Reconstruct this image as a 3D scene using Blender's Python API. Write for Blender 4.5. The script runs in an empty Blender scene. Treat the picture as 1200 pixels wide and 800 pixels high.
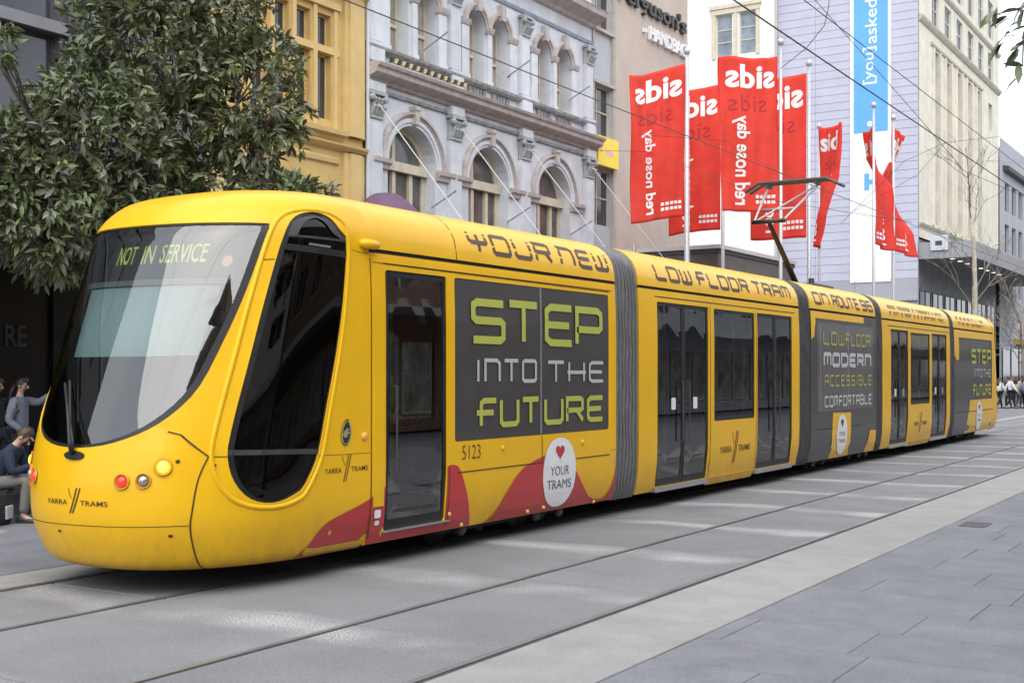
import bpy, bmesh, math, random
import numpy as np
from mathutils import Vector, Matrix, noise as mnoise
from mathutils.geometry import delaunay_2d_cdt
random.seed(7)
SC = bpy.context.scene
COL = SC.collection
RAD = math.radians
# ------------------------------------------------------------------ camera
EYE = 1.88
cam_data = bpy.data.cameras.new("camera")
cam = bpy.data.objects.new("camera", cam_data)
COL.objects.link(cam)
cam.location = (0, 0, EYE)
cam.rotation_euler = (RAD(90), 0, math.atan(910 / 1450))
cam_data.sensor_width = 36
cam_data.lens = 36 * 1450 / 1200
cam_data.shift_y = 37 / 1200
cam_data.clip_start = 0.05
cam_data.clip_end = 2000
SC.camera = cam
# ------------------------------------------------------------------ sky, sun, exposure
SUN_EL, SUN_AZ = RAD(52), RAD(150)      # azimuth clockwise from +Y
world = bpy.data.worlds.new("World")
SC.world = world
world.use_nodes = True
wn, wl = world.node_tree.nodes, world.node_tree.links
wn.clear()
w_out = wn.new("ShaderNodeOutputWorld")
w_bg = wn.new("ShaderNodeBackground")
w_bg.inputs["Strength"].default_value = 0.10
sky = wn.new("ShaderNodeTexSky")
sky.sky_type = "NISHITA"
sky.sun_disc = False
sky.sun_elevation = SUN_EL
sky.sun_rotation = SUN_AZ
sky.air_density = 1.2
sky.dust_density = 2.5
w_mix = wn.new("ShaderNodeMix")
w_mix.data_type = "RGBA"
w_mix.inputs[0].default_value = 0.80
w_tc = wn.new("ShaderNodeTexCoord")
w_noise = wn.new("ShaderNodeTexNoise")
w_noise.inputs["Scale"].default_value = 2.2
w_noise.inputs["Detail"].default_value = 5
w_ramp = wn.new("ShaderNodeValToRGB")
w_ramp.color_ramp.elements[0].position = 0.3
w_ramp.color_ramp.elements[0].color = (0.76, 0.82, 0.90, 1)
w_ramp.color_ramp.elements[1].position = 0.7
w_ramp.color_ramp.elements[1].color = (0.96, 0.985, 1.03, 1)
w_mul = wn.new("ShaderNodeVectorMath")
w_mul.operation = "SCALE"
w_mul.inputs["Scale"].default_value = 9.0
wl.new(w_tc.outputs["Generated"], w_noise.inputs["Vector"])
wl.new(w_noise.outputs["Fac"], w_ramp.inputs["Fac"])
wl.new(w_ramp.outputs["Color"], w_mul.inputs[0])
wl.new(sky.outputs["Color"], w_mix.inputs[6])
wl.new(w_mul.outputs["Vector"], w_mix.inputs[7])
wl.new(w_mix.outputs[2], w_bg.inputs["Color"])
wl.new(w_bg.outputs["Background"], w_out.inputs["Surface"])
sun_data = bpy.data.lights.new("sun", "SUN")
sun_data.energy = 1.2
sun_data.angle = RAD(75)
sun_data.color = (1.0, 0.96, 0.9)
sun = bpy.data.objects.new("sun", sun_data)
COL.objects.link(sun)
_sd = Vector((math.sin(SUN_AZ) * math.cos(SUN_EL), math.cos(SUN_AZ) * math.cos(SUN_EL), math.sin(SUN_EL)))
sun.rotation_euler = _sd.to_track_quat("Z", "Y").to_euler()
sun.location = (0, 0, 60)
SC.view_settings.view_transform = "Standard"
SC.view_settings.look = "None"
SC.view_settings.gamma = 1.0
SC.view_settings.use_curve_mapping = False
SC.view_settings.exposure = 1.15

# ------------------------------------------------------------------ materials
MATS = {}
def mat(name, col, rough=0.6, metal=0.0, nscale=0, namt=0.0, bump=0.0, bscale=40, coat=0.0, spec=0.5,
        ncol=None, rand=0.0, grain=0.0, streak=0.0, detail=4, stretch=None, alpha=None, emit=None, estr=0, thin=False):
    if name in MATS: return MATS[name]
    m = bpy.data.materials.new(name)
    m.use_nodes = True
    nt = m.node_tree
    N, L = nt.nodes, nt.links
    p = N["Principled BSDF"]
    p.inputs["Base Color"].default_value = (*col, 1)
    p.inputs["Roughness"].default_value = rough
    p.inputs["Metallic"].default_value = metal
    p.inputs["Coat Weight"].default_value = coat
    p.inputs["Coat Roughness"].default_value = 0.06
    p.inputs["Specular IOR Level"].default_value = spec
    if emit:
        p.inputs["Emission Color"].default_value = (*emit, 1)
        p.inputs["Emission Strength"].default_value = estr
    geo = N.new("ShaderNodeNewGeometry")
    vec = geo.outputs["Position"]
    if stretch:
        mp = N.new("ShaderNodeMapping")
        mp.inputs["Scale"].default_value = stretch
        L.new(vec, mp.inputs["Vector"])
        vec = mp.outputs["Vector"]
    cur = None
    if nscale:
        n = N.new("ShaderNodeTexNoise")
        n.inputs["Scale"].default_value = nscale
        n.inputs["Detail"].default_value = detail
        n.inputs["Roughness"].default_value = 0.62
        L.new(vec, n.inputs["Vector"])
        r = N.new("ShaderNodeValToRGB")
        c2 = ncol or tuple(min(1, c * (1 + namt)) for c in col)
        c1 = col if ncol else tuple(c * (1 - namt) for c in col)
        r.color_ramp.elements[0].position = 0.32
        r.color_ramp.elements[1].position = 0.68
        r.color_ramp.elements[0].color = (*c1, 1)
        r.color_ramp.elements[1].color = (*c2, 1)
        L.new(n.outputs["Fac"], r.inputs["Fac"])
        cur = r.outputs["Color"]
        rr = N.new("ShaderNodeMapRange")
        rr.inputs["To Min"].default_value = max(0.02, rough - 0.07)
        rr.inputs["To Max"].default_value = min(1, rough + 0.07)
        L.new(n.outputs["Fac"], rr.inputs["Value"])
        L.new(rr.outputs["Result"], p.inputs["Roughness"])
    if rand:
        oi = N.new("ShaderNodeObjectInfo")
        mr = N.new("ShaderNodeMapRange")
        mr.inputs["To Min"].default_value = 1 - rand
        mr.inputs["To Max"].default_value = 1 + rand
        L.new(oi.outputs["Random"], mr.inputs["Value"])
        hs = N.new("ShaderNodeHueSaturation")
        if cur: L.new(cur, hs.inputs["Color"])
        else: hs.inputs["Color"].default_value = (*col, 1)
        L.new(mr.outputs["Result"], hs.inputs["Value"])
        cur = hs.outputs["Color"]
    def scaled(c, scl, amt, st=None, lo=.35, hi=.65):
        n = N.new("ShaderNodeTexNoise"); n.inputs["Scale"].default_value = scl; n.inputs["Detail"].default_value = 4; n.inputs["Roughness"].default_value = .7
        v = geo.outputs["Position"]
        if st:
            mp2 = N.new("ShaderNodeMapping"); mp2.inputs["Scale"].default_value = st; L.new(v, mp2.inputs["Vector"]); v = mp2.outputs["Vector"]
        L.new(v, n.inputs["Vector"])
        r2 = N.new("ShaderNodeMapRange"); r2.inputs["From Min"].default_value = lo; r2.inputs["From Max"].default_value = hi
        r2.inputs["To Min"].default_value = 1-amt; r2.inputs["To Max"].default_value = 1+amt*.6; L.new(n.outputs["Fac"], r2.inputs["Value"])
        h = N.new("ShaderNodeHueSaturation"); L.new(c, h.inputs["Color"]); L.new(r2.outputs["Result"], h.inputs["Value"])
        return h.outputs["Color"]
    if cur is not None and grain: cur = scaled(scaled(cur, 150, grain), 38, grain*.6)
    if cur is not None and streak: cur = scaled(scaled(cur, 1.0, streak*.8, (.55,.55,.10), .3, .7), 1.0, streak*.35, (2.7,2.7,.5), .2, .8)
    if cur: L.new(cur, p.inputs["Base Color"])
    if bump:
        b = N.new("ShaderNodeTexNoise")
        b.inputs["Scale"].default_value = bscale
        b.inputs["Detail"].default_value = 5
        L.new(vec, b.inputs["Vector"])
        bn = N.new("ShaderNodeBump")
        bn.inputs["Strength"].default_value = bump
        bn.inputs["Distance"].default_value = 0.01
        L.new(b.outputs["Fac"], bn.inputs["Height"])
        L.new(bn.outputs["Normal"], p.inputs["Normal"])
    MATS[name] = m
    return m

def glass_mat(name, tint, refl_ior=1.5, rough=0.01):
    m = bpy.data.materials.new(name)
    m.use_nodes = True
    N, L = m.node_tree.nodes, m.node_tree.links
    N.clear()
    o = N.new("ShaderNodeOutputMaterial")
    t = N.new("ShaderNodeBsdfTransparent"); t.inputs["Color"].default_value = (*tint, 1)
    g = N.new("ShaderNodeBsdfGlossy"); g.inputs["Roughness"].default_value = rough
    fr = N.new("ShaderNodeFresnel"); fr.inputs["IOR"].default_value = refl_ior
    mx = N.new("ShaderNodeMixShader")
    L.new(fr.outputs["Fac"], mx.inputs["Fac"]); L.new(t.outputs["BSDF"], mx.inputs[1]); L.new(g.outputs["BSDF"], mx.inputs[2])
    L.new(mx.outputs["Shader"], o.inputs["Surface"])
    MATS[name] = m
    return m

YEL = mat("tram_yellow_paint", (0.80, 0.455, 0.008), 0.36, nscale=1.3, namt=0.05, coat=0.16, bump=0.02, bscale=3, spec=0.3)
def grime(m, top=.75, col=(.16,.11,.06), k=.55):
    """spattered road dirt along the lower skirt"""
    N, L = m.node_tree.nodes, m.node_tree.links
    p = N["Principled BSDF"]
    src = p.inputs["Base Color"].links[0].from_socket
    g = N.new("ShaderNodeNewGeometry"); sp = N.new("ShaderNodeSeparateXYZ"); L.new(g.outputs["Position"], sp.inputs[0])
    mr = N.new("ShaderNodeMapRange"); mr.inputs["From Min"].default_value = .2; mr.inputs["From Max"].default_value = top; mr.inputs["To Min"].default_value = .62; mr.inputs["To Max"].default_value = 0
    L.new(sp.outputs["Z"], mr.inputs["Value"])
    n = N.new("ShaderNodeTexNoise"); n.inputs["Scale"].default_value = 9; n.inputs["Detail"].default_value = 8; n.inputs["Roughness"].default_value = .7
    mp = N.new("ShaderNodeMapping"); mp.inputs["Scale"].default_value = (1,1,.35); L.new(g.outputs["Position"], mp.inputs["Vector"]); L.new(mp.outputs["Vector"], n.inputs["Vector"])
    a = N.new("ShaderNodeMath"); a.operation = "SUBTRACT"; L.new(n.outputs["Fac"], a.inputs[0]); a.inputs[1].default_value = .30
    b = N.new("ShaderNodeMath"); b.operation = "MULTIPLY"; L.new(a.outputs[0], b.inputs[0]); L.new(mr.outputs["Result"], b.inputs[1])
    c = N.new("ShaderNodeMath"); c.operation = "MULTIPLY"; c.use_clamp = True; L.new(b.outputs[0], c.inputs[0]); c.inputs[1].default_value = k*3.2
    x = N.new("ShaderNodeMix"); x.data_type = "RGBA"; L.new(c.outputs[0], x.inputs[0]); L.new(src, x.inputs[6]); x.inputs[7].default_value = (*col, 1)
    L.new(x.outputs[2], p.inputs["Base Color"])
grime(YEL)
RED = mat("tram_red_vinyl", (0.46, 0.030, 0.032), 0.38, nscale=2, namt=0.07, coat=0.3)
grime(RED, .6, (.10,.06,.05), .45)
VINYL = mat("tram_grey_vinyl", (0.052, 0.047, 0.046), 0.42, nscale=3, namt=0.10, coat=0.25)
LIME = mat("lime_lettering", (0.43, 0.45, 0.075), 0.5)
PALE = mat("pale_lettering", (0.46, 0.46, 0.47), 0.5)
BROWN = mat("brown_lettering", (0.075, 0.036, 0.018), 0.5)
BLACK = mat("black_rubber", (0.012, 0.012, 0.013), 0.45, nscale=6, namt=0.3)
DARK = mat("dark_lining", (0.02, 0.02, 0.022), 0.7, nscale=3, namt=0.3)
SEAM = mat("seam_shadow_gap", (0.05, 0.032, 0.010), 0.8)
INNER = mat("interior_panel", (0.48, 0.49, 0.47), 0.6, nscale=3, namt=0.1)
BELL = mat("bellows_rubber", (0.14, 0.14, 0.145), 0.55, nscale=8, namt=0.18, bump=0.1, bscale=30)
BELLD = mat("bellows_rubber_dark", (0.06, 0.06, 0.065), 0.55, nscale=8, namt=0.2, bump=0.1, bscale=30)
WHITE = mat("white_vinyl", (0.74, 0.75, 0.77), 0.45, nscale=5, namt=0.04)
STEEL = mat("brushed_steel", (0.55, 0.56, 0.57), 0.32, metal=0.9, nscale=20, namt=0.1)
GALV = mat("galvanised_steel", (0.42, 0.43, 0.45), 0.45, metal=0.6, nscale=15, namt=0.12)
DGREY = mat("dark_grey_metal", (0.06, 0.06, 0.065), 0.5, metal=0.3, nscale=10, namt=0.2)
UNDER = mat("underframe_black", (0.018, 0.017, 0.017), 0.75, nscale=12, namt=0.4, bump=0.2)
GLASS = glass_mat("tinted_door_glass", (0.70, 0.75, 0.75), 2.7)
WSGLASS = glass_mat("windscreen_glass", (0.72, 0.79, 0.77), 2.35)
DGLASS = glass_mat("dark_cab_glass", (0.16, 0.16, 0.16), 1.6)
BGLASS = mat("dark_window_glass", (0.035, 0.038, 0.045), 0.06, nscale=0.9, namt=0.5, spec=0.7)
FARGLASS = glass_mat("clear_far_glass", (0.86, 0.88, 0.87), 1.45)
BLIND = mat("sun_blind_fabric", (0.66, 0.82, 0.82), 0.8, nscale=5, namt=0.04, stretch=(6, 6, 0.6))

# ------------------------------------------------------------------ mesh helpers
_org = {}
def origin(o):
    v = Vector((0, 0, 0))
    while o is not None:
        v += Vector(o.location)
        o = o.parent
    return v
class MB:
    def __init__(s): s.v = []; s.f = []; s.g = []; s.hold = False
    def add(s, vs, fs):
        b = len(s.v)
        if not s.hold: s.g.append((b, len(s.f)))
        s.v.extend(Vector(q) for q in vs)
        s.f.extend(tuple(b + i for i in f) for f in fs)
        return s
    def box(s, x0, x1, y0, y1, z0, z1):
        if x0 > x1: x0, x1 = x1, x0
        return s.add([(x0,y0,z0),(x1,y0,z0),(x1,y1,z0),(x0,y1,z0),(x0,y0,z1),(x1,y0,z1),(x1,y1,z1),(x0,y1,z1)],
              [(0,3,2,1),(4,5,6,7),(0,1,5,4),(1,2,6,5),(2,3,7,6),(3,0,4,7)])
    def bbox(s, x0, x1, y0, y1, z0, z1, c=0.02):
        """box with chamfered vertical and top edges"""
        if x0 > x1: x0, x1 = x1, x0
        def ring(i, z): return [(x0+c+i,y0+i,z),(x1-c-i,y0+i,z),(x1-i,y0+c+i,z),(x1-i,y1-c-i,z),(x1-c-i,y1-i,z),(x0+c+i,y1-i,z),(x0+i,y1-c-i,z),(x0+i,y0+c+i,z)]
        vs = ring(0, z0) + ring(0, z1-c) + ring(c*0.7, z1)
        fs = [tuple(range(7,-1,-1)), tuple(range(16,24))]
        for k in (0, 8):
            for i in range(8):
                j = (i+1) % 8
                fs.append((k+i, k+j, k+8+j, k+8+i))
        return s.add(vs, fs)
    def tube(s, pts, r, n=8, cap=True):
        pts = [Vector(p) for p in pts]
        rs = r if isinstance(r, (list, tuple)) else [r]*len(pts)
        vs, fs = [], []
        up = None
        for i, p in enumerate(pts):
            d = (pts[min(i+1,len(pts)-1)] - pts[max(i-1,0)])
            d = d.normalized() if d.length > 1e-9 else Vector((0,0,1))
            if up is None:
                up = Vector((0,0,1)) if abs(d.z) < 0.9 else Vector((1,0,0))
            a = d.cross(up)
            a = a.normalized() if a.length > 1e-6 else d.orthogonal().normalized()
            b = a.cross(d).normalized()
            up = b
            for k in range(n):
                t = 2*math.pi*k/n
                vs.append(p + (a*math.cos(t) + b*math.sin(t))*rs[i])
        for i in range(len(pts)-1):
            for k in range(n):
                k2 = (k+1) % n
                fs.append((i*n+k, i*n+k2, (i+1)*n+k2, (i+1)*n+k))
        if cap:
            fs.append(tuple(range(n-1,-1,-1))); fs.append(tuple((len(pts)-1)*n+k for k in range(n)))
        return s.add(vs, fs)
    def lathe(s, prof, c=(0,0,0), n=16, axis=2):
        vs, fs = [], []
        for r, z in prof:
            for k in range(n):
                t = 2*math.pi*k/n
                q = [r*math.cos(t), r*math.sin(t), z]
                if axis == 0: q = [q[2], q[0], q[1]]
                if axis == 1: q = [q[0], q[2], q[1]]
                vs.append((c[0]+q[0], c[1]+q[1], c[2]+q[2]))
        m = len(prof)
        for i in range(m-1):
            for k in range(n):
                k2 = (k+1) % n
                fs.append((i*n+k, i*n+k2, (i+1)*n+k2, (i+1)*n+k))
        fs.append(tuple(range(n-1,-1,-1))); fs.append(tuple((m-1)*n+k for k in range(n)))
        return s.add(vs, fs)
    def prism(s, poly, a0, a1, plane="yz"):
        """closed polygon extruded along the remaining axis"""
        n = len(poly)
        def P(u, v, w):
            return {"yz": (w,u,v), "xz": (u,w,v), "xy": (u,v,w)}[plane]
        vs = [P(u,v,a0) for u,v in poly] + [P(u,v,a1) for u,v in poly]
        fs = [tuple(range(n-1,-1,-1)), tuple(range(n,2*n))]
        for i in range(n):
            j = (i+1) % n
            fs.append((i,j,n+j,n+i))
        return s.add(vs, fs)
    def build_each(s, name, m, parent=None, **kw):
        """one object per added piece"""
        out = []
        G = s.g + [(len(s.v), len(s.f))]
        for (v0, f0), (v1, f1) in zip(G[:-1], G[1:]):
            q = MB(); q.v = s.v[v0:v1]; q.f = [tuple(i-v0 for i in f) for f in s.f[f0:f1]]
            out.append(q.build(name, m, parent, **kw))
        return out
    def build(s, name, m, parent=None, smooth=False, auto=None):
        o0 = origin(parent) if parent else Vector((0,0,0))
        me = bpy.data.meshes.new(name)
        me.from_pydata([tuple(v - o0) for v in s.v], [], s.f)
        me.materials.append(m)
        if smooth:
            me.polygons.foreach_set("use_smooth", [True]*len(me.polygons))
        me.update()
        if auto is not None:
            bm = bmesh.new(); bm.from_mesh(me)
            bmesh.ops.recalc_face_normals(bm, faces=bm.faces)
            for e in bm.edges:
                if len(e.link_faces) == 2 and e.calc_face_angle(0) > RAD(auto): e.smooth = False
            for f in bm.faces: f.smooth = True
            bm.to_mesh(me); bm.free()
        o = bpy.data.objects.new(name, me)
        COL.objects.link(o)
        if parent: o.parent = parent
        return o
def thing(name, label, cat, loc=(0,0,0), group=None):
    o = bpy.data.objects.new(name, None)
    COL.objects.link(o)
    o.location = loc
    o.empty_display_size = 0.2
    o["label"] = label; o["category"] = cat
    if group: o["group"] = group
    return o
def tag(o, label, cat, group=None):
    o["label"] = label; o["category"] = cat
    if group: o["group"] = group
    return o
def recenter(o):
    """move a single-mesh thing's origin to the base of its mesh"""
    me = o.data
    n = len(me.vertices)
    a = np.empty(n*3); me.vertices.foreach_get("co", a); a = a.reshape(-1,3)
    c = np.array([(a[:,0].min()+a[:,0].max())/2, (a[:,1].min()+a[:,1].max())/2, a[:,2].min()])
    me.vertices.foreach_set("co", (a-c).ravel()); me.update()
    o.location = Vector(c)
    return o
def structure(o): o["kind"] = "structure"; return o
def copy_tree(o, parent=None, loc=None):
    c = o.copy(); COL.objects.link(c)
    if parent: c.parent = parent
    for ch in list(o.children): copy_tree(ch, c)
    return c
def inpoly(P, poly):
    x, y = P[:,0], P[:,1]
    r = np.zeros(len(P), bool)
    n = len(poly)
    for i in range(n):
        x0, y0 = poly[i]; x1, y1 = poly[(i+1) % n]
        if y0 == y1: continue
        c = ((y0 > y) != (y1 > y)) & (x < (x1-x0)*(y-y0)/(y1-y0) + x0)
        r ^= c
    return r
def densify(loop, step):
    out = []
    n = len(loop)
    for i in range(n):
        a, b = loop[i], loop[(i+1) % n]
        k = max(1, int(math.ceil(math.hypot(b[0]-a[0], b[1]-a[1])/step)))
        for j in range(k): out.append((a[0]+(b[0]-a[0])*j/k, a[1]+(b[1]-a[1])*j/k))
    return out
def patch(mb, outer, holes, M, step=1e9, off=0.0, rim=0.0, sx=1.0, rim_outer=True, flip=False):
    """region of a surface M(u,v,offset): outer loop minus holes, triangulated in (u,v); rim = depth of the returns"""
    S = lambda L: [(u*sx, v) for u, v in L]
    loops = [densify(S(outer), step)] + [densify(S(h), step) for h in holes]
    pts, edges = [], []
    for L in loops:
        b = len(pts); pts += L
        edges += [(b+i, b+(i+1) % len(L)) for i in range(len(L))]
    A = np.array(pts)
    if step < 1e8:
        lo, hi = np.array(loops[0]).min(0), np.array(loops[0]).max(0)
        gx = np.arange(lo[0]+step*.5, hi[0], step); gy = np.arange(lo[1]+step*.5, hi[1], step)
        if len(gx) and len(gy):
            G = np.stack(np.meshgrid(gx, gy), -1).reshape(-1, 2)
            ok = inpoly(G, loops[0])
            for h in loops[1:]: ok &= ~inpoly(G, h)
            G = G[ok]
            if len(G):
                d = np.full(len(G), 1e9)
                for q in A: d = np.minimum(d, (G[:,0]-q[0])**2 + (G[:,1]-q[1])**2)
                G = G[d > (step*.45)**2]
                pts = pts + [tuple(g) for g in G]
    res = delaunay_2d_cdt([Vector(p) for p in pts], edges, [], 0, 1e-7)
    V = np.array([tuple(v) for v in res[0]])
    F = [tuple(f) for f in res[2]]
    C = np.array([V[list(f)].mean(0) for f in F])
    ok = inpoly(C, loops[0])
    for h in loops[1:]: ok &= ~inpoly(C, h)
    F = [f[::-1] if flip else f for f, k in zip(F, ok) if k]
    h0 = mb.hold
    mb.add([M(v[0]/sx, v[1], off) for v in V], F); mb.hold = True
    if rim:
        for li, L in enumerate(loops):
            if li == 0 and not rim_outer: continue
            n = len(L)
            vs = [M(u/sx, v, off) for u, v in L] + [M(u/sx, v, off-rim) for u, v in L]
            mb.add(vs, [(i, (i+1) % n, n+(i+1) % n, n+i) for i in range(n)])
    mb.hold = h0
    return mb
def rrect(u0, u1, v0, v1, r=0.03, n=3):
    out = []
    for cx, cy, a0 in ((u1-r, v1-r, 0), (u0+r, v1-r, 90), (u0+r, v0+r, 180), (u1-r, v0+r, 270)):
        for k in range(n+1):
            t = RAD(a0 + 90*k/n)
            out.append((cx + r*math.cos(t), cy + r*math.sin(t)))
    return out
def ellipse(cu, cv, ru, rv, n=32, sup=2.0):
    o = []
    for k in range(n):
        t = 2*math.pi*k/n
        c, s_ = math.cos(t), math.sin(t)
        o.append((cu + ru*math.copysign(abs(c)**(2/sup), c), cv + rv*math.copysign(abs(s_)**(2/sup), s_)))
    return o
def smooth_loop(pts, k=5, closed=True):
    P = [Vector((p[0], p[1])) for p in pts]
    n = len(P); out = []
    rng = range(n) if closed else range(n-1)
    for i in rng:
        if closed: a, b, c, d = P[(i-1) % n], P[i], P[(i+1) % n], P[(i+2) % n]
        else: a, b, c, d = P[max(i-1,0)], P[i], P[i+1], P[min(i+2,n-1)]
        for j in range(k):
            t = j/k
            q = .5*(2*b + (c-a)*t + (2*a-5*b+4*c-d)*t*t + (3*b-a-3*c+d)*t**3)
            out.append((q.x, q.y))
    if not closed: out.append((P[-1].x, P[-1].y))
    return out
def ribbon(mb, path, w, M, off, sx=1.0, closed=False):
    """flat stroke of width w along a path on the surface M (mitred joints)"""
    P = [Vector((p[0]*sx, p[1])) for p in path]
    n = len(P)
    L, R = [], []
    for i in range(n):
        if closed: a, b = P[(i-1) % n], P[(i+1) % n]
        else: a, b = P[max(i-1,0)], P[min(i+1,n-1)]
        d0 = (P[i]-a); d1 = (b-P[i])
        d0 = d0.normalized() if d0.length > 1e-9 else d1.normalized()
        d1 = d1.normalized() if d1.length > 1e-9 else d0
        t = (d0+d1); t = t.normalized() if t.length > 1e-6 else d0
        nn = Vector((-t.y, t.x))
        k = 1/max(0.5, t.dot(d0))
        L.append(P[i]+nn*w*.5*k); R.append(P[i]-nn*w*.5*k)
    vs = [M(p.x/sx, p.y, off) for p in L] + [M(p.x/sx, p.y, off) for p in R]
    fs = [(i, n+i, n+i+1, i+1) for i in range(n-1)]
    if closed: fs.append((n-1, 2*n-1, n, 0))
    mb.add(vs, fs)
# squared techno lettering as strokes in a unit cell
def _r(*p): return list(p)
TF = {
 "S": [[(1,.96),(.12,.96),(0,.88),(0,.58),(.1,.5),(.9,.5),(1,.42),(1,.08),(.9,0),(0,0)]],
 "T": [[(0,1),(1,1)],[(.5,1),(.5,0)]],
 "E": [[(1,1),(.2,1),(.04,.88),(.04,.12),(.2,0),(1,0)],[(.04,.5),(.9,.5)]],
 "P": [[(0,0),(0,1),(.85,1),(1,.9),(1,.5),(.9,.42),(0,.42)]],
 "I": [[(.5,1),(.5,0)]],
 "N": [[(0,0),(0,1),(.8,1),(1,.85),(1,0)]],
 "O": [[(.1,1),(.9,1),(1,.9),(1,.1),(.9,0),(.1,0),(0,.1),(0,.9),(.1,1)]],
 "H": [[(0,1),(0,0)],[(1,1),(1,0)],[(-.12,.48),(1.12,.48)]],
 "F": [[(1,1),(.3,1),(.15,.9),(.15,0)],[(-.1,.52),(.85,.52)]],
 "U": [[(0,1),(0,.12),(.12,0),(.88,0),(1,.12),(1,1)]],
 "R": [[(0,0),(0,1),(.85,1),(.97,.9),(.97,.56),(.85,.48),(0,.48)],[(.6,.48),(1,0)]],
 "Y": [[(0,1),(0,.55),(.1,.45),(.9,.45),(1,.55),(1,1)],[(.5,.9),(.5,0)]],
 "W": [[(0,1),(0,.1),(.1,0),(.9,0),(1,.1),(1,1)],[(.5,.9),(.5,-.12)]],
 "L": [[(0,1),(0,.1),(.12,0),(1,0)]],
 "A": [[(0,0),(0,.9),(.12,1),(.88,1),(1,.9),(1,0)],[(0,.45),(1,.45)]],
 "M": [[(0,0),(0,.9),(.12,1),(.88,1),(1,.9),(1,0)],[(.5,1),(.5,.1)]],
 "D": [[(0,0),(0,1),(.8,1),(1,.82),(1,.18),(.8,0),(0,0)]],
 "C": [[(1,1),(.12,1),(0,.88),(0,.12),(.12,0),(1,0)]],
 "B": [[(0,0),(0,1),(.85,1),(.95,.9),(.95,.58),(.85,.5),(0,.5)],[(.85,.5),(1,.4),(1,.1),(.88,0),(0,0)]],
 "9": [[(0,0),(.88,0),(1,.1),(1,.9),(.9,1),(.1,1),(0,.9),(0,.55),(.1,.46),(1,.46)]],
 "6": [[(1,1),(.12,1),(0,.9),(0,.1),(.1,0),(.9,0),(1,.1),(1,.46),(.9,.54),(0,.54)]],
}
def techno(mb, text, u0, u1, v0, v1, w, M, off, gap=0.28, slant=0.0, widths=None, mirror=False):
    cells = []
    x = 0
    for ch in text:
        if ch == " ": x += .62; continue
        cw = {"I": .25}.get(ch, 1.0)
        cells.append((ch, x, cw)); x += cw + gap
    tot = x - gap
    mb.hold = True
    for ch, cx, cw in cells:
        mb.g.append((len(mb.v), len(mb.f)))
        for st in TF[ch]:
            path = []
            for a, b in st:
                uu = (cx + a*cw)/tot
                if mirror: uu = 1-uu
                path.append((u0 + (u1-u0)*uu + slant*b*(v1-v0), v0 + (v1-v0)*b))
            ribbon(mb, densify_open(path, 0.12), w, M, off)
            off += 0.00002
    mb.hold = False
def densify_open(p, step):
    out = []
    for a, b in zip(p[:-1], p[1:]):
        k = max(1, int(math.ceil(math.hypot(b[0]-a[0], b[1]-a[1])/step)))
        for j in range(k): out.append((a[0]+(b[0]-a[0])*j/k, a[1]+(b[1]-a[1])*j/k))
    out.append(p[-1])
    return out
_tcache = {}
def text2d(s, bold=0.0):
    """built-in sans lettering as flat triangles, height of capitals about 0.7"""
    k = (s, bold)
    if k in _tcache: return _tcache[k]
    cu = bpy.data.curves.new("tmp_text", "FONT")
    cu.body = s; cu.offset = bold; cu.resolution_u = 3
    ob = bpy.data.objects.new("tmp_text", cu)
    COL.objects.link(ob)
    dg = bpy.context.evaluated_depsgraph_get()
    me = bpy.data.meshes.new_from_object(ob.evaluated_get(dg))
    vs = [tuple(v.co)[:2] for v in me.vertices]
    fs = [tuple(p.vertices) for p in me.polygons]
    COL.objects.unlink(ob); bpy.data.objects.remove(ob); bpy.data.curves.remove(cu); bpy.data.meshes.remove(me)
    _tcache[k] = (vs, fs)
    return vs, fs
def text_on(mb, s, u0, u1, v0, v1, M, off, bold=0.0, rot=0, mirror=False):
    """fit the string into the box (u0..u1, v0..v1) of the surface M; rot=90 runs it upwards"""
    vs, fs = text2d(s, bold)
    A = np.array(vs)
    lo, hi = A.min(0), A.max(0)
    B = (A-lo)/np.maximum(hi-lo, 1e-6)
    if mirror: B[:,0] = 1-B[:,0]
    out = []
    for a, b in B:
        if rot == 90: a, b = 1-b, a
        elif rot == -90: a, b = b, 1-a
        out.append(M(u0+(u1-u0)*a, v0+(v1-v0)*b, off))
    mb.add(out, fs)
# ================================================================== TRAM
XC = -8.72
tram = thing("tram", "yellow five-section articulated tram with dark window panels and red wave along its skirt", "tram", (XC, 6.85, 0))
WZ = [(.20,1.225),(.30,1.275),(.5,1.31),(.8,1.325),(2.5,1.325),(2.85,1.315),(3.03,1.303)]
def wz(z): return float(np.interp(z, [a for a,_ in WZ], [b for _,b in WZ]))
def side(sg):
    return lambda y, z, o: Vector((XC + sg*(wz(z)+o), y, z))
RC = np.array([(1.303,3.07),(1.295,3.17),(1.27,3.28),(1.22,3.38),(1.15,3.46),(1.05,3.53),(.92,3.58),(.75,3.61),(.4,3.64),(0,3.65)])
RS = np.concatenate([[0], np.cumsum(np.hypot(*np.diff(RC, axis=0).T))])
def roofmap(sg):
    def M(y, s, o):
        x = np.interp(s, RS, RC[:,0]); z = np.interp(s, RS, RC[:,1])
        s2 = min(s+.02, RS[-1]); s1 = s2-.04
        dx = np.interp(s2,RS,RC[:,0])-np.interp(s1,RS,RC[:,0]); dz = np.interp(s2,RS,RC[:,1])-np.interp(s1,RS,RC[:,1])
        l = math.hypot(dx, dz) or 1
        return Vector((XC + sg*(x + o*dz/l), y, z - o*dx/l))
    return M
NEAR, FAR = side(1), side(-1)
ROOF = roofmap(1)
def zs(z):   # roof height -> arc length on the fascia
    return float(np.interp(z, RC[:,1], RS))
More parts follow.
